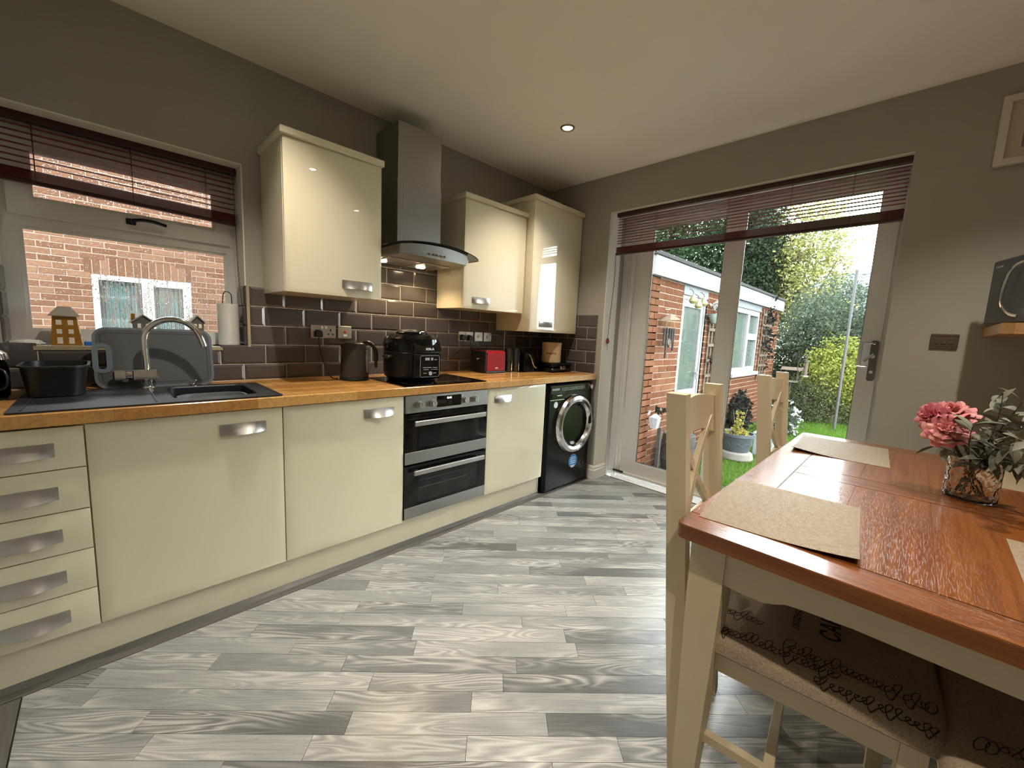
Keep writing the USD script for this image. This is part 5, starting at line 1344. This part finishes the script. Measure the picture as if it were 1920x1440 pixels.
paint('fascia_white', (110, 112, 112), 0.5)
paint('felt_grey', (46, 47, 46), 0.9, specular_ior_level=0.1, var=0.15, vs=30)
paint('panel_bluegrey', (75, 80, 86), 0.6)
paint('curtain_pale', (113, 124, 125), 0.9)
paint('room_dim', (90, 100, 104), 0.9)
pane_mat('pane_outside', tint=(0.88, 0.93, 0.92), ior=1.5)
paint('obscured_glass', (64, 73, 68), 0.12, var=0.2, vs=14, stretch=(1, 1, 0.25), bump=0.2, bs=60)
paint('wood_grey', (80, 71, 62), 0.85, specular_ior_level=0.1, var=0.15, vs=30)
paint('dark_weathered', (52, 50, 48), 0.8, specular_ior_level=0.1, var=0.3, vs=14)
paint('pot_slate', (45, 50, 56), 0.5)
paint('stone_grey', (91, 88, 80), 0.9, var=0.12, vs=16)
paint('roof_slate', (80, 82, 86), 0.8, specular_ior_level=0.1)
paint('pear_cream', (109, 105, 67), 0.4)
paint('plate_green', (93, 102, 97), 0.4)
paint('crate_blue', (110, 121, 124), 0.5)
paint('post_grey', (48, 50, 50), 0.6)

struct('ground', box(-30, 30, 2.10, 40, GZ - 0.3, GZ - 0.02), 'soil_lawn')
struct('lawn', box(0.55, 4.4, 3.35, 9.2, GZ - 0.03, GZ), 'soil_lawn')
struct('patio', box(-6, 6, 2.10, 3.35, GZ - 0.1, GZ + 0.01), 'paving')
struct('alley_path', box(-4.8, -0.30, -8, 2.10, GZ - 0.1, GZ), 'paving')
# grass blades
ng = 42000; gx = nrg.uniform(0.55, 2.6, ng); gy = 3.4 + 5.6 * nrg.random(ng) ** 1.1; hh = nrg.uniform(0.025, 0.055, ng); an = nrg.uniform(0, 2 * PI, ng); ln = nrg.uniform(-0.02, 0.02, (ng, 2))
gv = np.empty((ng, 3, 3)); w_ = 0.0045
gv[:, 0] = np.stack([gx - w_ * np.cos(an), gy - w_ * np.sin(an), np.full(ng, GZ)], 1); gv[:, 1] = np.stack([gx + w_ * np.cos(an), gy + w_ * np.sin(an), np.full(ng, GZ)], 1); gv[:, 2] = np.stack([gx + ln[:, 0], gy + ln[:, 1], GZ + hh], 1)
path = numbered('/World', 'grass'); usdkit.mesh(stage, path, tm(gv.reshape(-1, 3), np.arange(ng * 3).reshape(-1, 3)), MAT['grass_green'])
tag(stage.GetPrimAtPath(path), 'short green grass growing on the lawn', 'grass', kind='stuff')


def brick_mesh(w, h, d=0.10, b=0.004):
    r = lambda x, i: [(x, i, i), (x, w - i, i), (x, w - i, h - i), (x, i, h - i)]
    v = r(-d, 0) + r(-b, 0) + r(0.0, b); f = []
    for k in (0, 4):
        for i in range(4):
            j = (i + 1) % 4; f += [(k + i, k + j, k + 4 + j), (k + i, k + 4 + j, k + 4 + i)]
    f += [(8, 9, 10), (8, 10, 11)]
    return tm(v, f)


def brick_wall(th, m, M, u0, u1, z0, z1, holes_, keep, limit, shift=0.0):
    """Bricks on a wall whose own +x faces out; keep(u, z) says which are picked out as parts, the rest are joined."""
    rest, n = [], 0
    k = 0; z = z0; r = random.Random(17)
    while z + 0.06 < z1:
        u = u0 - (0.1125 if k % 2 else 0.0) + shift
        while u < u1:
            a, b = max(u, u0), min(u + 0.215, u1)
            segs = sbox(a, z, b, z + 0.065) if b - a > 0.02 else None
            if segs is not None:
                for h in holes_:
                    segs = segs.difference(sbox(h[0], h[2], h[1], h[3]))
                for g in getattr(segs, 'geoms', [segs]):
                    if g.area < 0.0008:
                        continue
                    x0_, y0_, x1_, y1_ = g.bounds; bm = brick_mesh(x1_ - x0_, y1_ - y0_); L = M @ place((r.uniform(-0.002, 0.002), x0_, y0_))
                    if n < limit and keep((x0_ + x1_) / 2, (y0_ + y1_) / 2):
                        piece(th, 'brick', bm, m, th.inv @ L); n += 1
                    else:
                        rest.append(moved(bm, L))
            u += 0.225
        z += 0.075; k += 1
    if rest:
        part(th, 'bricks', join(rest), m + '_rest', smooth=False, kind='stuff')


# the neighbour's house across the alley
NX = -4.80
nb = thing('brick_house', 'pink brick neighbouring house with a white window, seen through the kitchen window', 'house', (NX, -0.7, GZ))
NW = (-1.205, -0.229, 0.960, 1.716)
part(nb, 'wall_core', ext(sbox(-5, GZ, 4.0, 4.4).difference(sbox(NW[0], NW[2], NW[1], NW[3])), NX - 0.3, NX - 0.004, 'x'), 'mortar_pale', smooth=False)
cy_, cz_ = CAM['pos'][1], CAM['pos'][2]
vis = lambda y, z: -1.80 < y < 0.32 and 0.90 < z < 3.15
SOLD = (-1.26, -0.213, 1.716, 1.935)
brick_wall(nb, 'brick_pink', place((NX, 0, 0)), -5, 4.0, GZ, 4.4, (NW, SOLD), vis, 288)
y = SOLD[0]
while y < SOLD[1] - 0.05:
    piece(nb, 'brick', brick_mesh(0.065, 0.213), 'brick_pink', nb.inv @ place((NX, y, 1.722))); y += 0.075
wf = part(nb, 'window', ext(ring_poly(NW, (NW[0] + 0.062, -0.745, NW[2] + 0.06, NW[3] - 0.062), (-0.665, NW[1] - 0.062, NW[2] + 0.06, NW[3] - 0.062)), NX - 0.07, NX - 0.01, 'x'), 'white_pvc_out', smooth=False)
part(nb, 'opener', ext(ring_poly((-0.672, NW[1] - 0.052, NW[2] + 0.05, NW[3] - 0.052), (-0.63, NW[1] - 0.095, NW[2] + 0.092, NW[3] - 0.095)), NX - 0.05, NX + 0.004, 'x'), 'white_pvc_out', smooth=False, under=wf)
for a, b in ((NW[0] + 0.06, -0.743), (-0.667, NW[1] - 0.06)):
    part(nb, 'pane', box(NX - 0.046, NX - 0.042, a, b, NW[2] + 0.058, NW[3] - 0.06), 'pane_outside', under=wf)
def drape(y0, y1, x, z0, z1, n=40):
    v, f = [], []
    for i in range(n + 1):
        y = y0 + (y1 - y0) * i / n; xx = x + 0.018 * math.sin(i * 1.25)
        v += [(xx, y, z0), (xx, y, z1)]
    for i in range(n):
        f += [(2 * i, 2 * i + 2, 2 * i + 3), (2 * i, 2 * i + 3, 2 * i + 1)]
    return tm(v, f)
part(nb, 'curtain', drape(-1.10, -0.80, NX - 0.14, 0.95, 1.72), 'curtain_pale', smooth=True)
part(nb, 'curtain', drape(-0.62, -0.25, NX - 0.14, 0.95, 1.72), 'curtain_pale', smooth=True)
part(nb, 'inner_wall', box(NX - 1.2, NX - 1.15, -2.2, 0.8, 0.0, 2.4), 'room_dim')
part(nb, 'roof', ext([(NX + 0.25, 4.35), (NX + 0.25, 4.45), (NX - 3.5, 6.6), (NX - 3.5, 6.5)], -5.2, 4.2, 'y'), 'roof_slate', smooth=False)

# brick outbuilding in the garden
GX, GY0, GY1 = 0.420, 3.050, 8.700
ob = thing('outbuilding', 'orange brick flat-roofed outbuilding with a white fascia beside the lawn', 'outbuilding', (GX, GY0, GZ))
GD = (3.885, 4.690, GZ, 1.790); GW = (5.930, 7.330, 0.700, 1.880)
DP = (3.885, 4.690, 1.790, 1.905); WP = (5.930, 7.330, 1.880, 1.905)
part(ob, 'wall_core', join(ext(unary_union([sbox(GY0 + 0.004, GZ, GY1 - 0.012, 1.905)]).difference(sbox(GD[0], GD[2], GD[1], GD[3])).difference(sbox(GW[0], GW[2], GW[1], GW[3])), GX - 0.2, GX - 0.004, 'x'), box(-5.0, GX - 0.004, GY0 + 0.004, GY0 + 0.2, GZ, 1.905), box(-5.0, GX - 0.012, GY1 - 0.2, GY1 - 0.012, GZ, 1.905)), 'mortar_warm', smooth=False)
brick_wall(ob, 'brick_orange', place((GX, 0, 0)), GY0, GY1, GZ + 0.005, 1.905, (GD, GW, DP), lambda u, z: u < 3.90 or (u < 6.0 and z > 0.0) or (u > 7.3 and z > 0.7), 262)
brick_wall(ob, 'brick_orange', place((0, GY0, 0), -PI / 2), -5.0, GX, GZ + 0.005, 1.905, (), lambda u, z: u > 0.16, 60, shift=0.03)
part(ob, 'fascia', box(GX - 0.01, GX + 0.055, GY0 - 0.055, GY1 + 0.05, 1.905, 2.105), 'fascia_white')
part(ob, 'fascia', box(-5.0, GX - 0.0105, GY0 - 0.055, GY0 + 0.010, 1.905, 2.105), 'fascia_white')
part(ob, 'roof', box(-5.1, GX + 0.075, GY0 - 0.075, GY1 + 0.07, 2.105, 2.150, 0.006), 'felt_grey')
part(ob, 'lintel_panel', box(GX - 0.05, GX + 0.002, DP[0] + 0.002, DP[1] - 0.002, 1.787, 1.904), 'panel_bluegrey')
part(ob, 'lintel_panel', box(GX - 0.05, GX + 0.004, WP[0], WP[1], 1.800, 1.905), 'panel_bluegrey')
dr = part(ob, 'door', join(ext(ring_poly((GD[0], GD[1], GD[2] + 0.02, GD[3]), (GD[0] + 0.05, GD[1] - 0.05, GD[2] + 0.07, GD[3] - 0.05)), GX - 0.09, GX - 0.02, 'x'), ext(ring_poly((GD[0] + 0.045, GD[1] - 0.045, GD[2] + 0.065, GD[3] - 0.045), (GD[0] + 0.13, GD[1] - 0.13, 0.58, GD[3] - 0.14), (GD[0] + 0.13, GD[1] - 0.13, GZ + 0.16, 0.46)), GX - 0.075, GX - 0.03, 'x')), 'white_pvc_out', smooth=False, label='white glazed door')
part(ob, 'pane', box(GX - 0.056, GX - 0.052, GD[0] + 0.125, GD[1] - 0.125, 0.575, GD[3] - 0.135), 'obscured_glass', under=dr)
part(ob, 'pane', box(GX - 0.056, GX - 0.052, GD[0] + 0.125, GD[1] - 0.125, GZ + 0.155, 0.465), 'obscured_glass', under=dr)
part(ob, 'handle', join(box(GX - 0.03, GX - 0.02, GD[1] - 0.105, GD[1] - 0.08, 0.70, 0.86), box(GX - 0.025, GX + 0.01, GD[1] - 0.16, GD[1] - 0.085, 0.79, 0.805)), 'steel_handle', under=dr)
W2 = (GW[0], GW[1], GW[2] + 0.03, 1.800)
wn = part(ob, 'window', ext(ring_poly(W2, (W2[0] + 0.09, 6.64, W2[2] + 0.08, W2[3] - 0.08), (6.76, W2[1] - 0.08, 1.40, W2[3] - 0.09), (6.76, W2[1] - 0.08, W2[2] + 0.09, 1.29)), GX - 0.08, GX - 0.015, 'x'), 'white_pvc_out', smooth=False, label='white three-light window')
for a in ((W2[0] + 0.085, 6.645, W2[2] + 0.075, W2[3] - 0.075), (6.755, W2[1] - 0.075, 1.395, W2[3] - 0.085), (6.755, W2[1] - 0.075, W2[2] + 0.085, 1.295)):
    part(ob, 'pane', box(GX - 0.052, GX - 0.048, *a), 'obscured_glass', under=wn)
part(ob, 'sill', box(GX - 0.06, GX + 0.06, GW[0] - 0.04, GW[1] + 0.04, GW[2] - 0.03, GW[2] + 0.03, 0.004), 'white_pvc_out')
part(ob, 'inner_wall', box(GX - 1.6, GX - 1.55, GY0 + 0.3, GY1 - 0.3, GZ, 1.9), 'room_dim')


# plants: crowns of separate leaves over a trunk
def leaves_in(center, rad, n, size, seed, clump=9, hollow=0.45, squash=1.0):
    r = np.random.default_rng(seed); c, rad = np.array(center), np.array(rad)
    k = max(6, n // clump); d = r.normal(size=(k, 3)); d /= np.linalg.norm(d, axis=1, keepdims=True)
    R_ = hollow + (1 - hollow) * r.random(k) ** 0.6; R_ *= 0.82 + 0.36 * meshkit.noise(d * 2.2 + seed, seed)
    cl = c + d * R_[:, None] * rad
    p = cl[r.integers(0, k, n)] + r.normal(size=(n, 3)) * np.mean(rad) * 0.075
    s = size * r.uniform(0.6, 1.3, n); t = r.normal(size=(n, 3)); t /= np.linalg.norm(t, axis=1, keepdims=True)
    q = r.normal(size=(n, 3)); q -= t * (q * t).sum(1, keepdims=True); q /= np.linalg.norm(q, axis=1, keepdims=True)
    v = np.stack([p - t * s[:, None] * 0.5, p + q * s[:, None] * 0.28, p + t * s[:, None] * 0.5, p - q * s[:, None] * 0.28], 1).reshape(-1, 3)
    b = np.arange(n)[:, None] * 4
    return tm(v, np.vstack([b + np.array([0, 1, 2]), b + np.array([0, 2, 3])]))


def plant(name, label, cat, base, parts_, trunk=None, group=None):
    t = thing(name, label, cat, base, group=group)
    if trunk:
        part(t, 'trunk', join([tube(curve(p, 12), np.linspace(w, w * 0.4, 12), 7) for p, w in trunk]), 'bark')
    for nm, m, c, rad, n, size, seed, hol in parts_:
        part(t, nm, leaves_in(c, rad, n, size, seed, hollow=hol), m, smooth=False, kind='stuff')
    return t


plant('evergreen_tree', 'tall dense dark green tree behind the outbuilding roof', 'tree', (-2.6, 12.0, GZ), [('crown', 'leaf_evergreen', (-2.6, 12.0, 3.0), (2.7, 1.3, 3.6), 52000, 0.13, 1, 0.35)], [([(-2.6, 12, GZ), (-2.5, 12, 2), (-2.6, 12, 4)], 0.16)])
plant('evergreen_tree', 'dark green evergreen tree beside the yellow autumn tree', 'tree', (-0.75, 11.0, GZ), [('crown', 'leaf_dark', (-0.78, 11.0, 2.5), (0.62, 0.7, 3.0), 24000, 0.09, 2, 0.3)], [([(-0.75, 11, GZ), (-0.75, 11, 2), (-0.75, 11, 4)], 0.12)])
plant('autumn_tree', 'airy autumn tree with yellow and orange leaves against the sky', 'tree', (0.3, 11.4, GZ), [('crown', 'leaf_autumn', (0.22, 11.4, 3.2), (0.95, 0.8, 1.7), 8500, 0.085, 3, 0.2), ('lower_crown', 'leaf_autumn', (0.5, 11.2, 1.9), (0.9, 0.7, 1.3), 5000, 0.085, 33, 0.2)],
      [([(0.3, 11.4, GZ), (0.28, 11.4, 1.6), (0.1, 11.4, 3.6)], 0.07), ([(0.28, 11.4, 1.6), (0.6, 11.3, 2.5), (0.95, 11.3, 3.4)], 0.04), ([(0.28, 11.4, 1.9), (-0.1, 11.3, 2.8), (-0.2, 11.3, 3.6)], 0.035)])
plant('large_shrub', 'large blue-green shrub filling the middle of the garden view', 'shrub', (1.15, 9.9, GZ), [('foliage', 'leaf_blue', (1.15, 9.9, 1.55), (1.05, 0.8, 1.15), 12000, 0.065, 4, 0.3), ('lower_foliage', 'leaf_dark', (1.0, 10.0, 0.7), (1.2, 0.7, 0.9), 8000, 0.065, 44, 0.3)], [([(1.15, 9.9, GZ), (1.1, 9.9, 0.6), (1.2, 9.9, 1.5)], 0.06)])
plant('yellow_shrub', 'bright yellow-green shrub in front of the blue-green one', 'shrub', (1.45, 9.0, GZ), [('foliage', 'leaf_yellow', (1.45, 9.0, 0.72), (0.58, 0.45, 0.72), 7000, 0.055, 5, 0.25)], [([(1.45, 9, GZ), (1.45, 9, 0.2), (1.5, 9, 0.8)], 0.04)])
plant('olive_shrub', 'low olive green shrub at the back edge of the lawn', 'shrub', (1.05, 8.8, GZ), [('foliage', 'leaf_olive', (1.0, 8.8, 0.12), (0.72, 0.38, 0.50), 8000, 0.045, 6, 0.3)], [([(1.0, 8.8, GZ), (1.0, 8.8, 0.0), (1.05, 8.8, 0.3)], 0.03)])
plant('corner_shrub', 'yellowing shrub beside the right frame of the patio door', 'shrub', (2.05, 9.2, GZ), [('foliage', 'leaf_yellow', (2.05, 9.2, 0.35), (0.5, 0.4, 0.75), 4500, 0.055, 7, 0.3), ('dark_foliage', 'leaf_olive', (2.0, 9.3, 0.0), (0.55, 0.35, 0.45), 3500, 0.05, 77, 0.3)], [([(2.05, 9.2, GZ), (2.05, 9.2, 0), (2.05, 9.2, 0.5)], 0.03)])
plant('boundary_hedge', 'long dark hedge along the end of the garden', 'hedge', (2.0, 12.6, GZ), [('foliage', 'leaf_dark', (3.5, 12.6, 0.8), (5.5, 0.6, 1.5), 26000, 0.10, 8, 0.2)], [([(1.0, 12.6, GZ), (1.0, 12.6, 0.2), (1.0, 12.6, 1.0)], 0.05)])
t = plant('flowering_shrub', 'small bush with white flowers at the lawn edge', 'shrub', (1.05, 6.9, GZ), [('foliage', 'leaf_blue', (1.05, 6.9, -0.05), (0.24, 0.22, 0.28), 2200, 0.045, 9, 0.3), ('flower', 'petal_white', (1.05, 6.9, 0.02), (0.26, 0.24, 0.28), 380, 0.05, 10, 0.75)], [([(1.05, 6.9, GZ), (1.05, 6.9, -0.15), (1.05, 6.9, 0.0)], 0.012)])
plant('ivy_clump', 'dark ivy clump growing up the outbuilding wall below its window', 'ivy', (0.5, 6.3, GZ), [('foliage', 'leaf_ivy', (0.52, 6.3, 0.02), (0.16, 0.42, 0.40), 3600, 0.06, 12, 0.2)], [([(0.47, 6.3, GZ), (0.47, 6.3, 0), (0.47, 6.3, 0.2)], 0.012)])

# garden things
t = thing('plant_pot', 'slate-blue plant pot on a low stone in front of the outbuilding', 'plant pot', (0.98, 4.62, GZ + 0.12))
part(t, 'pot', lathe([(0, 0.0), (0.150, 0.0), (0.155, 0.01), (0.192, 0.20), (0.205, 0.20), (0.205, 0.235), (0.188, 0.235), (0.178, 0.20), (0, 0.19)], (0.98, 4.62, GZ + 0.12), n=32), 'pot_slate')
part(t, 'ring_print', join([tube([(0.98 + 0.176 * math.cos(a), 4.62 + 0.176 * math.sin(a), GZ + 0.22 + 0.02 * math.sin(9 * a)) for a in np.linspace(0, 2 * PI, 60)], 0.003, 5)]), 'post_grey')
t = plant('potted_plant', 'wispy yellow-green plant growing in the slate-blue pot', 'plant', (0.98, 4.62, GZ + 0.31), [('foliage', 'leaf_potted', (0.98, 4.62, 0.16), (0.07, 0.07, 0.25), 500, 0.035, 21, 0.1), ('low_foliage', 'leaf_potted', (0.98, 4.62, 0.05), (0.17, 0.17, 0.08), 600, 0.035, 22, 0.2)],
          [([(0.98 + dx * 0.2, 4.62, GZ + 0.30), (0.98 + dx * 0.6, 4.62, 0.15), (0.98 + dx, 4.62 + dx, 0.38)], 0.006) for dx in (-0.06, 0.0, 0.07)])
t = thing('stone_plinth', 'low round stone under the slate-blue plant pot', 'stone', (0.98, 4.62, GZ)); part(t, 'stone', lathe([(0, 0), (0.20, 0.0), (0.215, 0.03), (0.20, 0.10), (0.17, 0.12), (0, 0.12)], (0.98, 4.62, GZ), n=18, sx=1.0, sy=0.9), 'stone_grey', smooth=20)
t = thing('storage_crate', 'pale blue plastic crate beside the slate-blue pot', 'crate', (1.20, 5.1, GZ)); part(t, 'crate', box(1.08, 1.32, 5.0, 5.2, GZ, GZ + 0.30, 0.01), 'crate_blue'); part(t, 'lid', box(1.07, 1.33, 4.99, 5.21, GZ + 0.30, GZ + 0.325, 0.006), 'crate_blue')


def trellis(label, y0, y1, z0, z1, nv, nh, vine):
    t = thing('trellis', label, 'trellis', (GX + 0.03, (y0 + y1) / 2, z0))
    for k in range(nv):
        y = y0 + (y1 - y0) * k / (nv - 1); part(t, 'upright', box(GX + 0.012, GX + 0.024, y - 0.017, y + 0.017, z0, z1), 'wood_grey')
    for k in range(nh):
        z = z0 + (z1 - z0) * (k + 0.5) / nh; part(t, 'crossbar', box(GX + 0.025, GX + 0.037, y0 - 0.04, y1 + 0.04, z - 0.02, z + 0.02), 'wood_grey')
    if vine:
        part(t, 'vine', leaves_in((GX + 0.08, (y0 + y1) / 2, (z0 + z1) / 2 + 0.15), (0.09, (y1 - y0) * 0.6, (z1 - z0) * 0.6), vine, 0.07, int(y0 * 10), hollow=0.1), 'leaf_ivy', smooth=False, kind='stuff')


trellis('weathered trellis on the outbuilding wall behind the door mullion', 4.80, 5.16, 0.0, 1.50, 4, 7, 130)
trellis('weathered trellis with a dark vine at the far end of the outbuilding', 7.45, 7.95, 0.55, 1.86, 4, 7, 320)
t = thing('wind_chime', 'dark wind chime with long tubes hanging on the outbuilding wall', 'wind chime', (0.50, 3.40, 1.5))
part(t, 'canopy', hull([(0.44, 3.26, 1.44), (0.56, 3.26, 1.44), (0.44, 3.54, 1.46), (0.56, 3.54, 1.46), (0.5, 3.40, 1.52)]), 'wood_grey')
for k, (y, z0) in enumerate(((3.28, 1.16), (3.34, 1.02), (3.41, 1.14), (3.47, 1.18), (3.52, 1.10))):
    part(t, 'tube', cyl((0.50, y, z0), (0.50, y, 1.36), 0.012, n=10), 'dark_weathered'); part(t, 'string', cyl((0.50, y, 1.36), (0.5, 3.38 + (y - 3.4) * 0.5, 1.46), 0.002, n=5), 'dark_weathered')
part(t, 'hanging_disc', cyl((0.49, 3.40, 1.20), (0.51, 3.40, 1.20), 0.04, n=16), 'wood_grey')
for y, z, lab in ((3.985, 1.735, 'cream pear-shaped garden light nearest the wind chime'), (4.165, 1.690, 'cream pear-shaped garden light, lowest and middle of three'), (4.335, 1.730, 'cream pear-shaped garden light nearest the dish planter')):
    t = thing('pear_light', lab, 'garden light', (0.50, y, z), group='pear lights above the outbuilding door')
    part(t, 'bulb', lathe([(0, -0.060), (0.030, -0.056), (0.047, -0.030), (0.042, 0.0), (0.022, 0.035), (0.012, 0.055), (0, 0.058)], (0.5, y, z), n=18), 'pear_cream'); part(t, 'hook', tube(curve([(0.5, y, z + 0.055), (0.49, y, z + 0.09), (0.445, y, z + 0.12)], 8), 0.004, 6), 'dark_weathered')
t = thing('wall_planter', 'pale green half-round planter on the outbuilding wall', 'planter', (0.44, 4.72, 1.6)); part(t, 'bowl', lathe([(0.0, -0.13), (0.06, -0.12), (0.12, -0.05), (0.135, 0.0), (0.12, 0.0), (0.0, -0.03)], (0.50, 4.78, 1.60), n=20, sx=0.55), 'plate_green'); part(t, 'plant', leaves_in((0.5, 4.78, 1.70), (0.06, 0.12, 0.10), 120, 0.05, 71, hollow=0.1), 'petal_white', smooth=False, kind='stuff')
t = thing('garden_lantern', 'white lantern on a dark post with a leafy crown beside the outbuilding corner', 'lantern', (0.56, 3.22, GZ))
part(t, 'post', box(0.545, 0.585, 3.22, 3.26, GZ + 0.01, 0.24, 0.003), 'dark_weathered'); part(t, 'shade', loft([[(0.53 + s * a, 3.17 + b * s, z) for a, b in ((-1, -1), (1, -1), (1, 1), (-1, 1))] for s, z in ((0.034, 0.24), (0.048, 0.36), (0.012, 0.40))]), 'white_pvc_out'); part(t, 'crown', leaves_in((0.55, 3.24, 0.43), (0.045, 0.045, 0.05), 40, 0.07, 72, hollow=0.2), 'leaf_ivy', smooth=False, kind='stuff')
t = thing('water_butt', 'dark weathered water butt against the outbuilding wall', 'barrel', (0.66, 3.52, GZ)); part(t, 'barrel', lathe([(0, 0), (0.17, 0.0), (0.19, 0.15), (0.19, 0.28), (0.175, 0.42), (0.165, 0.43), (0, 0.41)], (0.66, 3.56, GZ + 0.0), n=24), 'dark_weathered')
part(t, 'hoop', join([lathe([(0.190, z), (0.194, z), (0.194, z + 0.02), (0.190, z + 0.02)], (0.66, 3.56, GZ), n=24, caps=False) for z in (0.13, 0.29)]), 'dark_plastic')
t = thing('line_post', 'tall grey washing line post standing among the shrubs', 'post', (1.60, 8.2, GZ)); part(t, 'post', cyl((1.60, 8.2, GZ), (1.60, 8.2, 2.55), 0.022, n=12), 'post_grey'); part(t, 'cap', cyl((1.60, 8.2, 2.55), (1.60, 8.2, 2.58), 0.026, n=12), 'post_grey'); part(t, 'cleat', box(1.56, 1.64, 8.19, 8.21, 1.20, 1.22), 'post_grey')
t = thing('bird_feeder', 'hanging bird feeder with a white tray in front of the yellow shrub', 'bird feeder', (1.02, 8.45, GZ))
part(t, 'pole', tube(curve([(0.93, 8.45, GZ), (0.93, 8.45, 0.6), (0.935, 8.45, 1.02), (0.98, 8.45, 1.08), (1.02, 8.45, 1.0)], 20), 0.007, 6), 'dark_weathered'); part(t, 'roof', lathe([(0, 0.06), (0.05, 0.0), (0.0, 0.0)], (1.02, 8.45, 0.92), n=16), 'dark_weathered'); part(t, 'tube', cyl((1.02, 8.45, 0.66), (1.02, 8.45, 0.92), 0.032, n=14), 'wood_grey'); part(t, 'tray', cyl((1.02, 8.45, 0.635), (1.02, 8.45, 0.66), 0.055, n=16), 'white_pvc_out')
t = thing('bird_table', 'small wooden bird table between the outbuilding and the shrubs', 'bird table', (0.78, 8.6, GZ)); part(t, 'post', box(0.765, 0.795, 8.585, 8.615, GZ, 0.50), 'wood_grey'); part(t, 'tray', box(0.66, 0.90, 8.5, 8.7, 0.50, 0.525), 'stone_grey'); part(t, 'roof', hull([(0.60, 8.48, 0.74), (0.96, 8.48, 0.74), (0.60, 8.72, 0.74), (0.96, 8.72, 0.74), (0.60, 8.6, 0.80), (0.96, 8.6, 0.80)]), 'wood_grey')
for x in (0.68, 0.88):
    part(t, 'upright', box(x - 0.01, x + 0.01, 8.59, 8.61, 0.525, 0.745), 'wood_grey')
# house far beyond the hedge, its tiled roof showing
fh = thing('far_house', 'distant house with a grey pantiled roof beyond the shrubs', 'house', (4.0, 24.0, GZ))
part(fh, 'wall', box(-0.8, 9.0, 22.6, 29.0, GZ, 2.75), 'mortar_pale')
part(fh, 'roof', ext([(22.2, 2.55), (25.4, 4.85), (28.6, 2.55), (28.6, 2.45), (25.4, 4.75), (22.2, 2.45)], -1.0, 9.3, 'x'), 'roof_slate', smooth=False)
rt, n_t = [], 0
sl = np.array([0, 3.2, 2.3]) / math.hypot(3.2, 2.3)
for k in range(11):
    for i in range(34):
        o = np.array([-0.95 + 0.30 * i, 22.2, 2.56]) + sl * 0.355 * k
        prof = [(0.0, 0.0), (0.08, 0.055), (0.16, 0.07), (0.22, 0.03), (0.30, 0.0)]
        v = [o + np.array([x, 0, z + 0.035]) for x, z in prof] + [o + sl * 0.36 + np.array([x, 0, z]) for x, z in prof] + [o + np.array([x, 0, 0.0]) for x, z in prof]
        f = []
        for j in range(4):
            f += [(j, j + 1, 6 + j), (j, 6 + j, 5 + j), (10 + j, 11 + j, j + 1), (10 + j, j + 1, j)]
        rt.append(tm(v, f))
part(fh, 'roof_tiles', join(rt), 'roof_slate', smooth=False, kind='stuff')
part(fh, 'ridge', tube([(-1.0, 25.4, 4.86), (4, 25.4, 4.86), (9.3, 25.4, 4.86)], 0.12, 8), 'roof_slate')
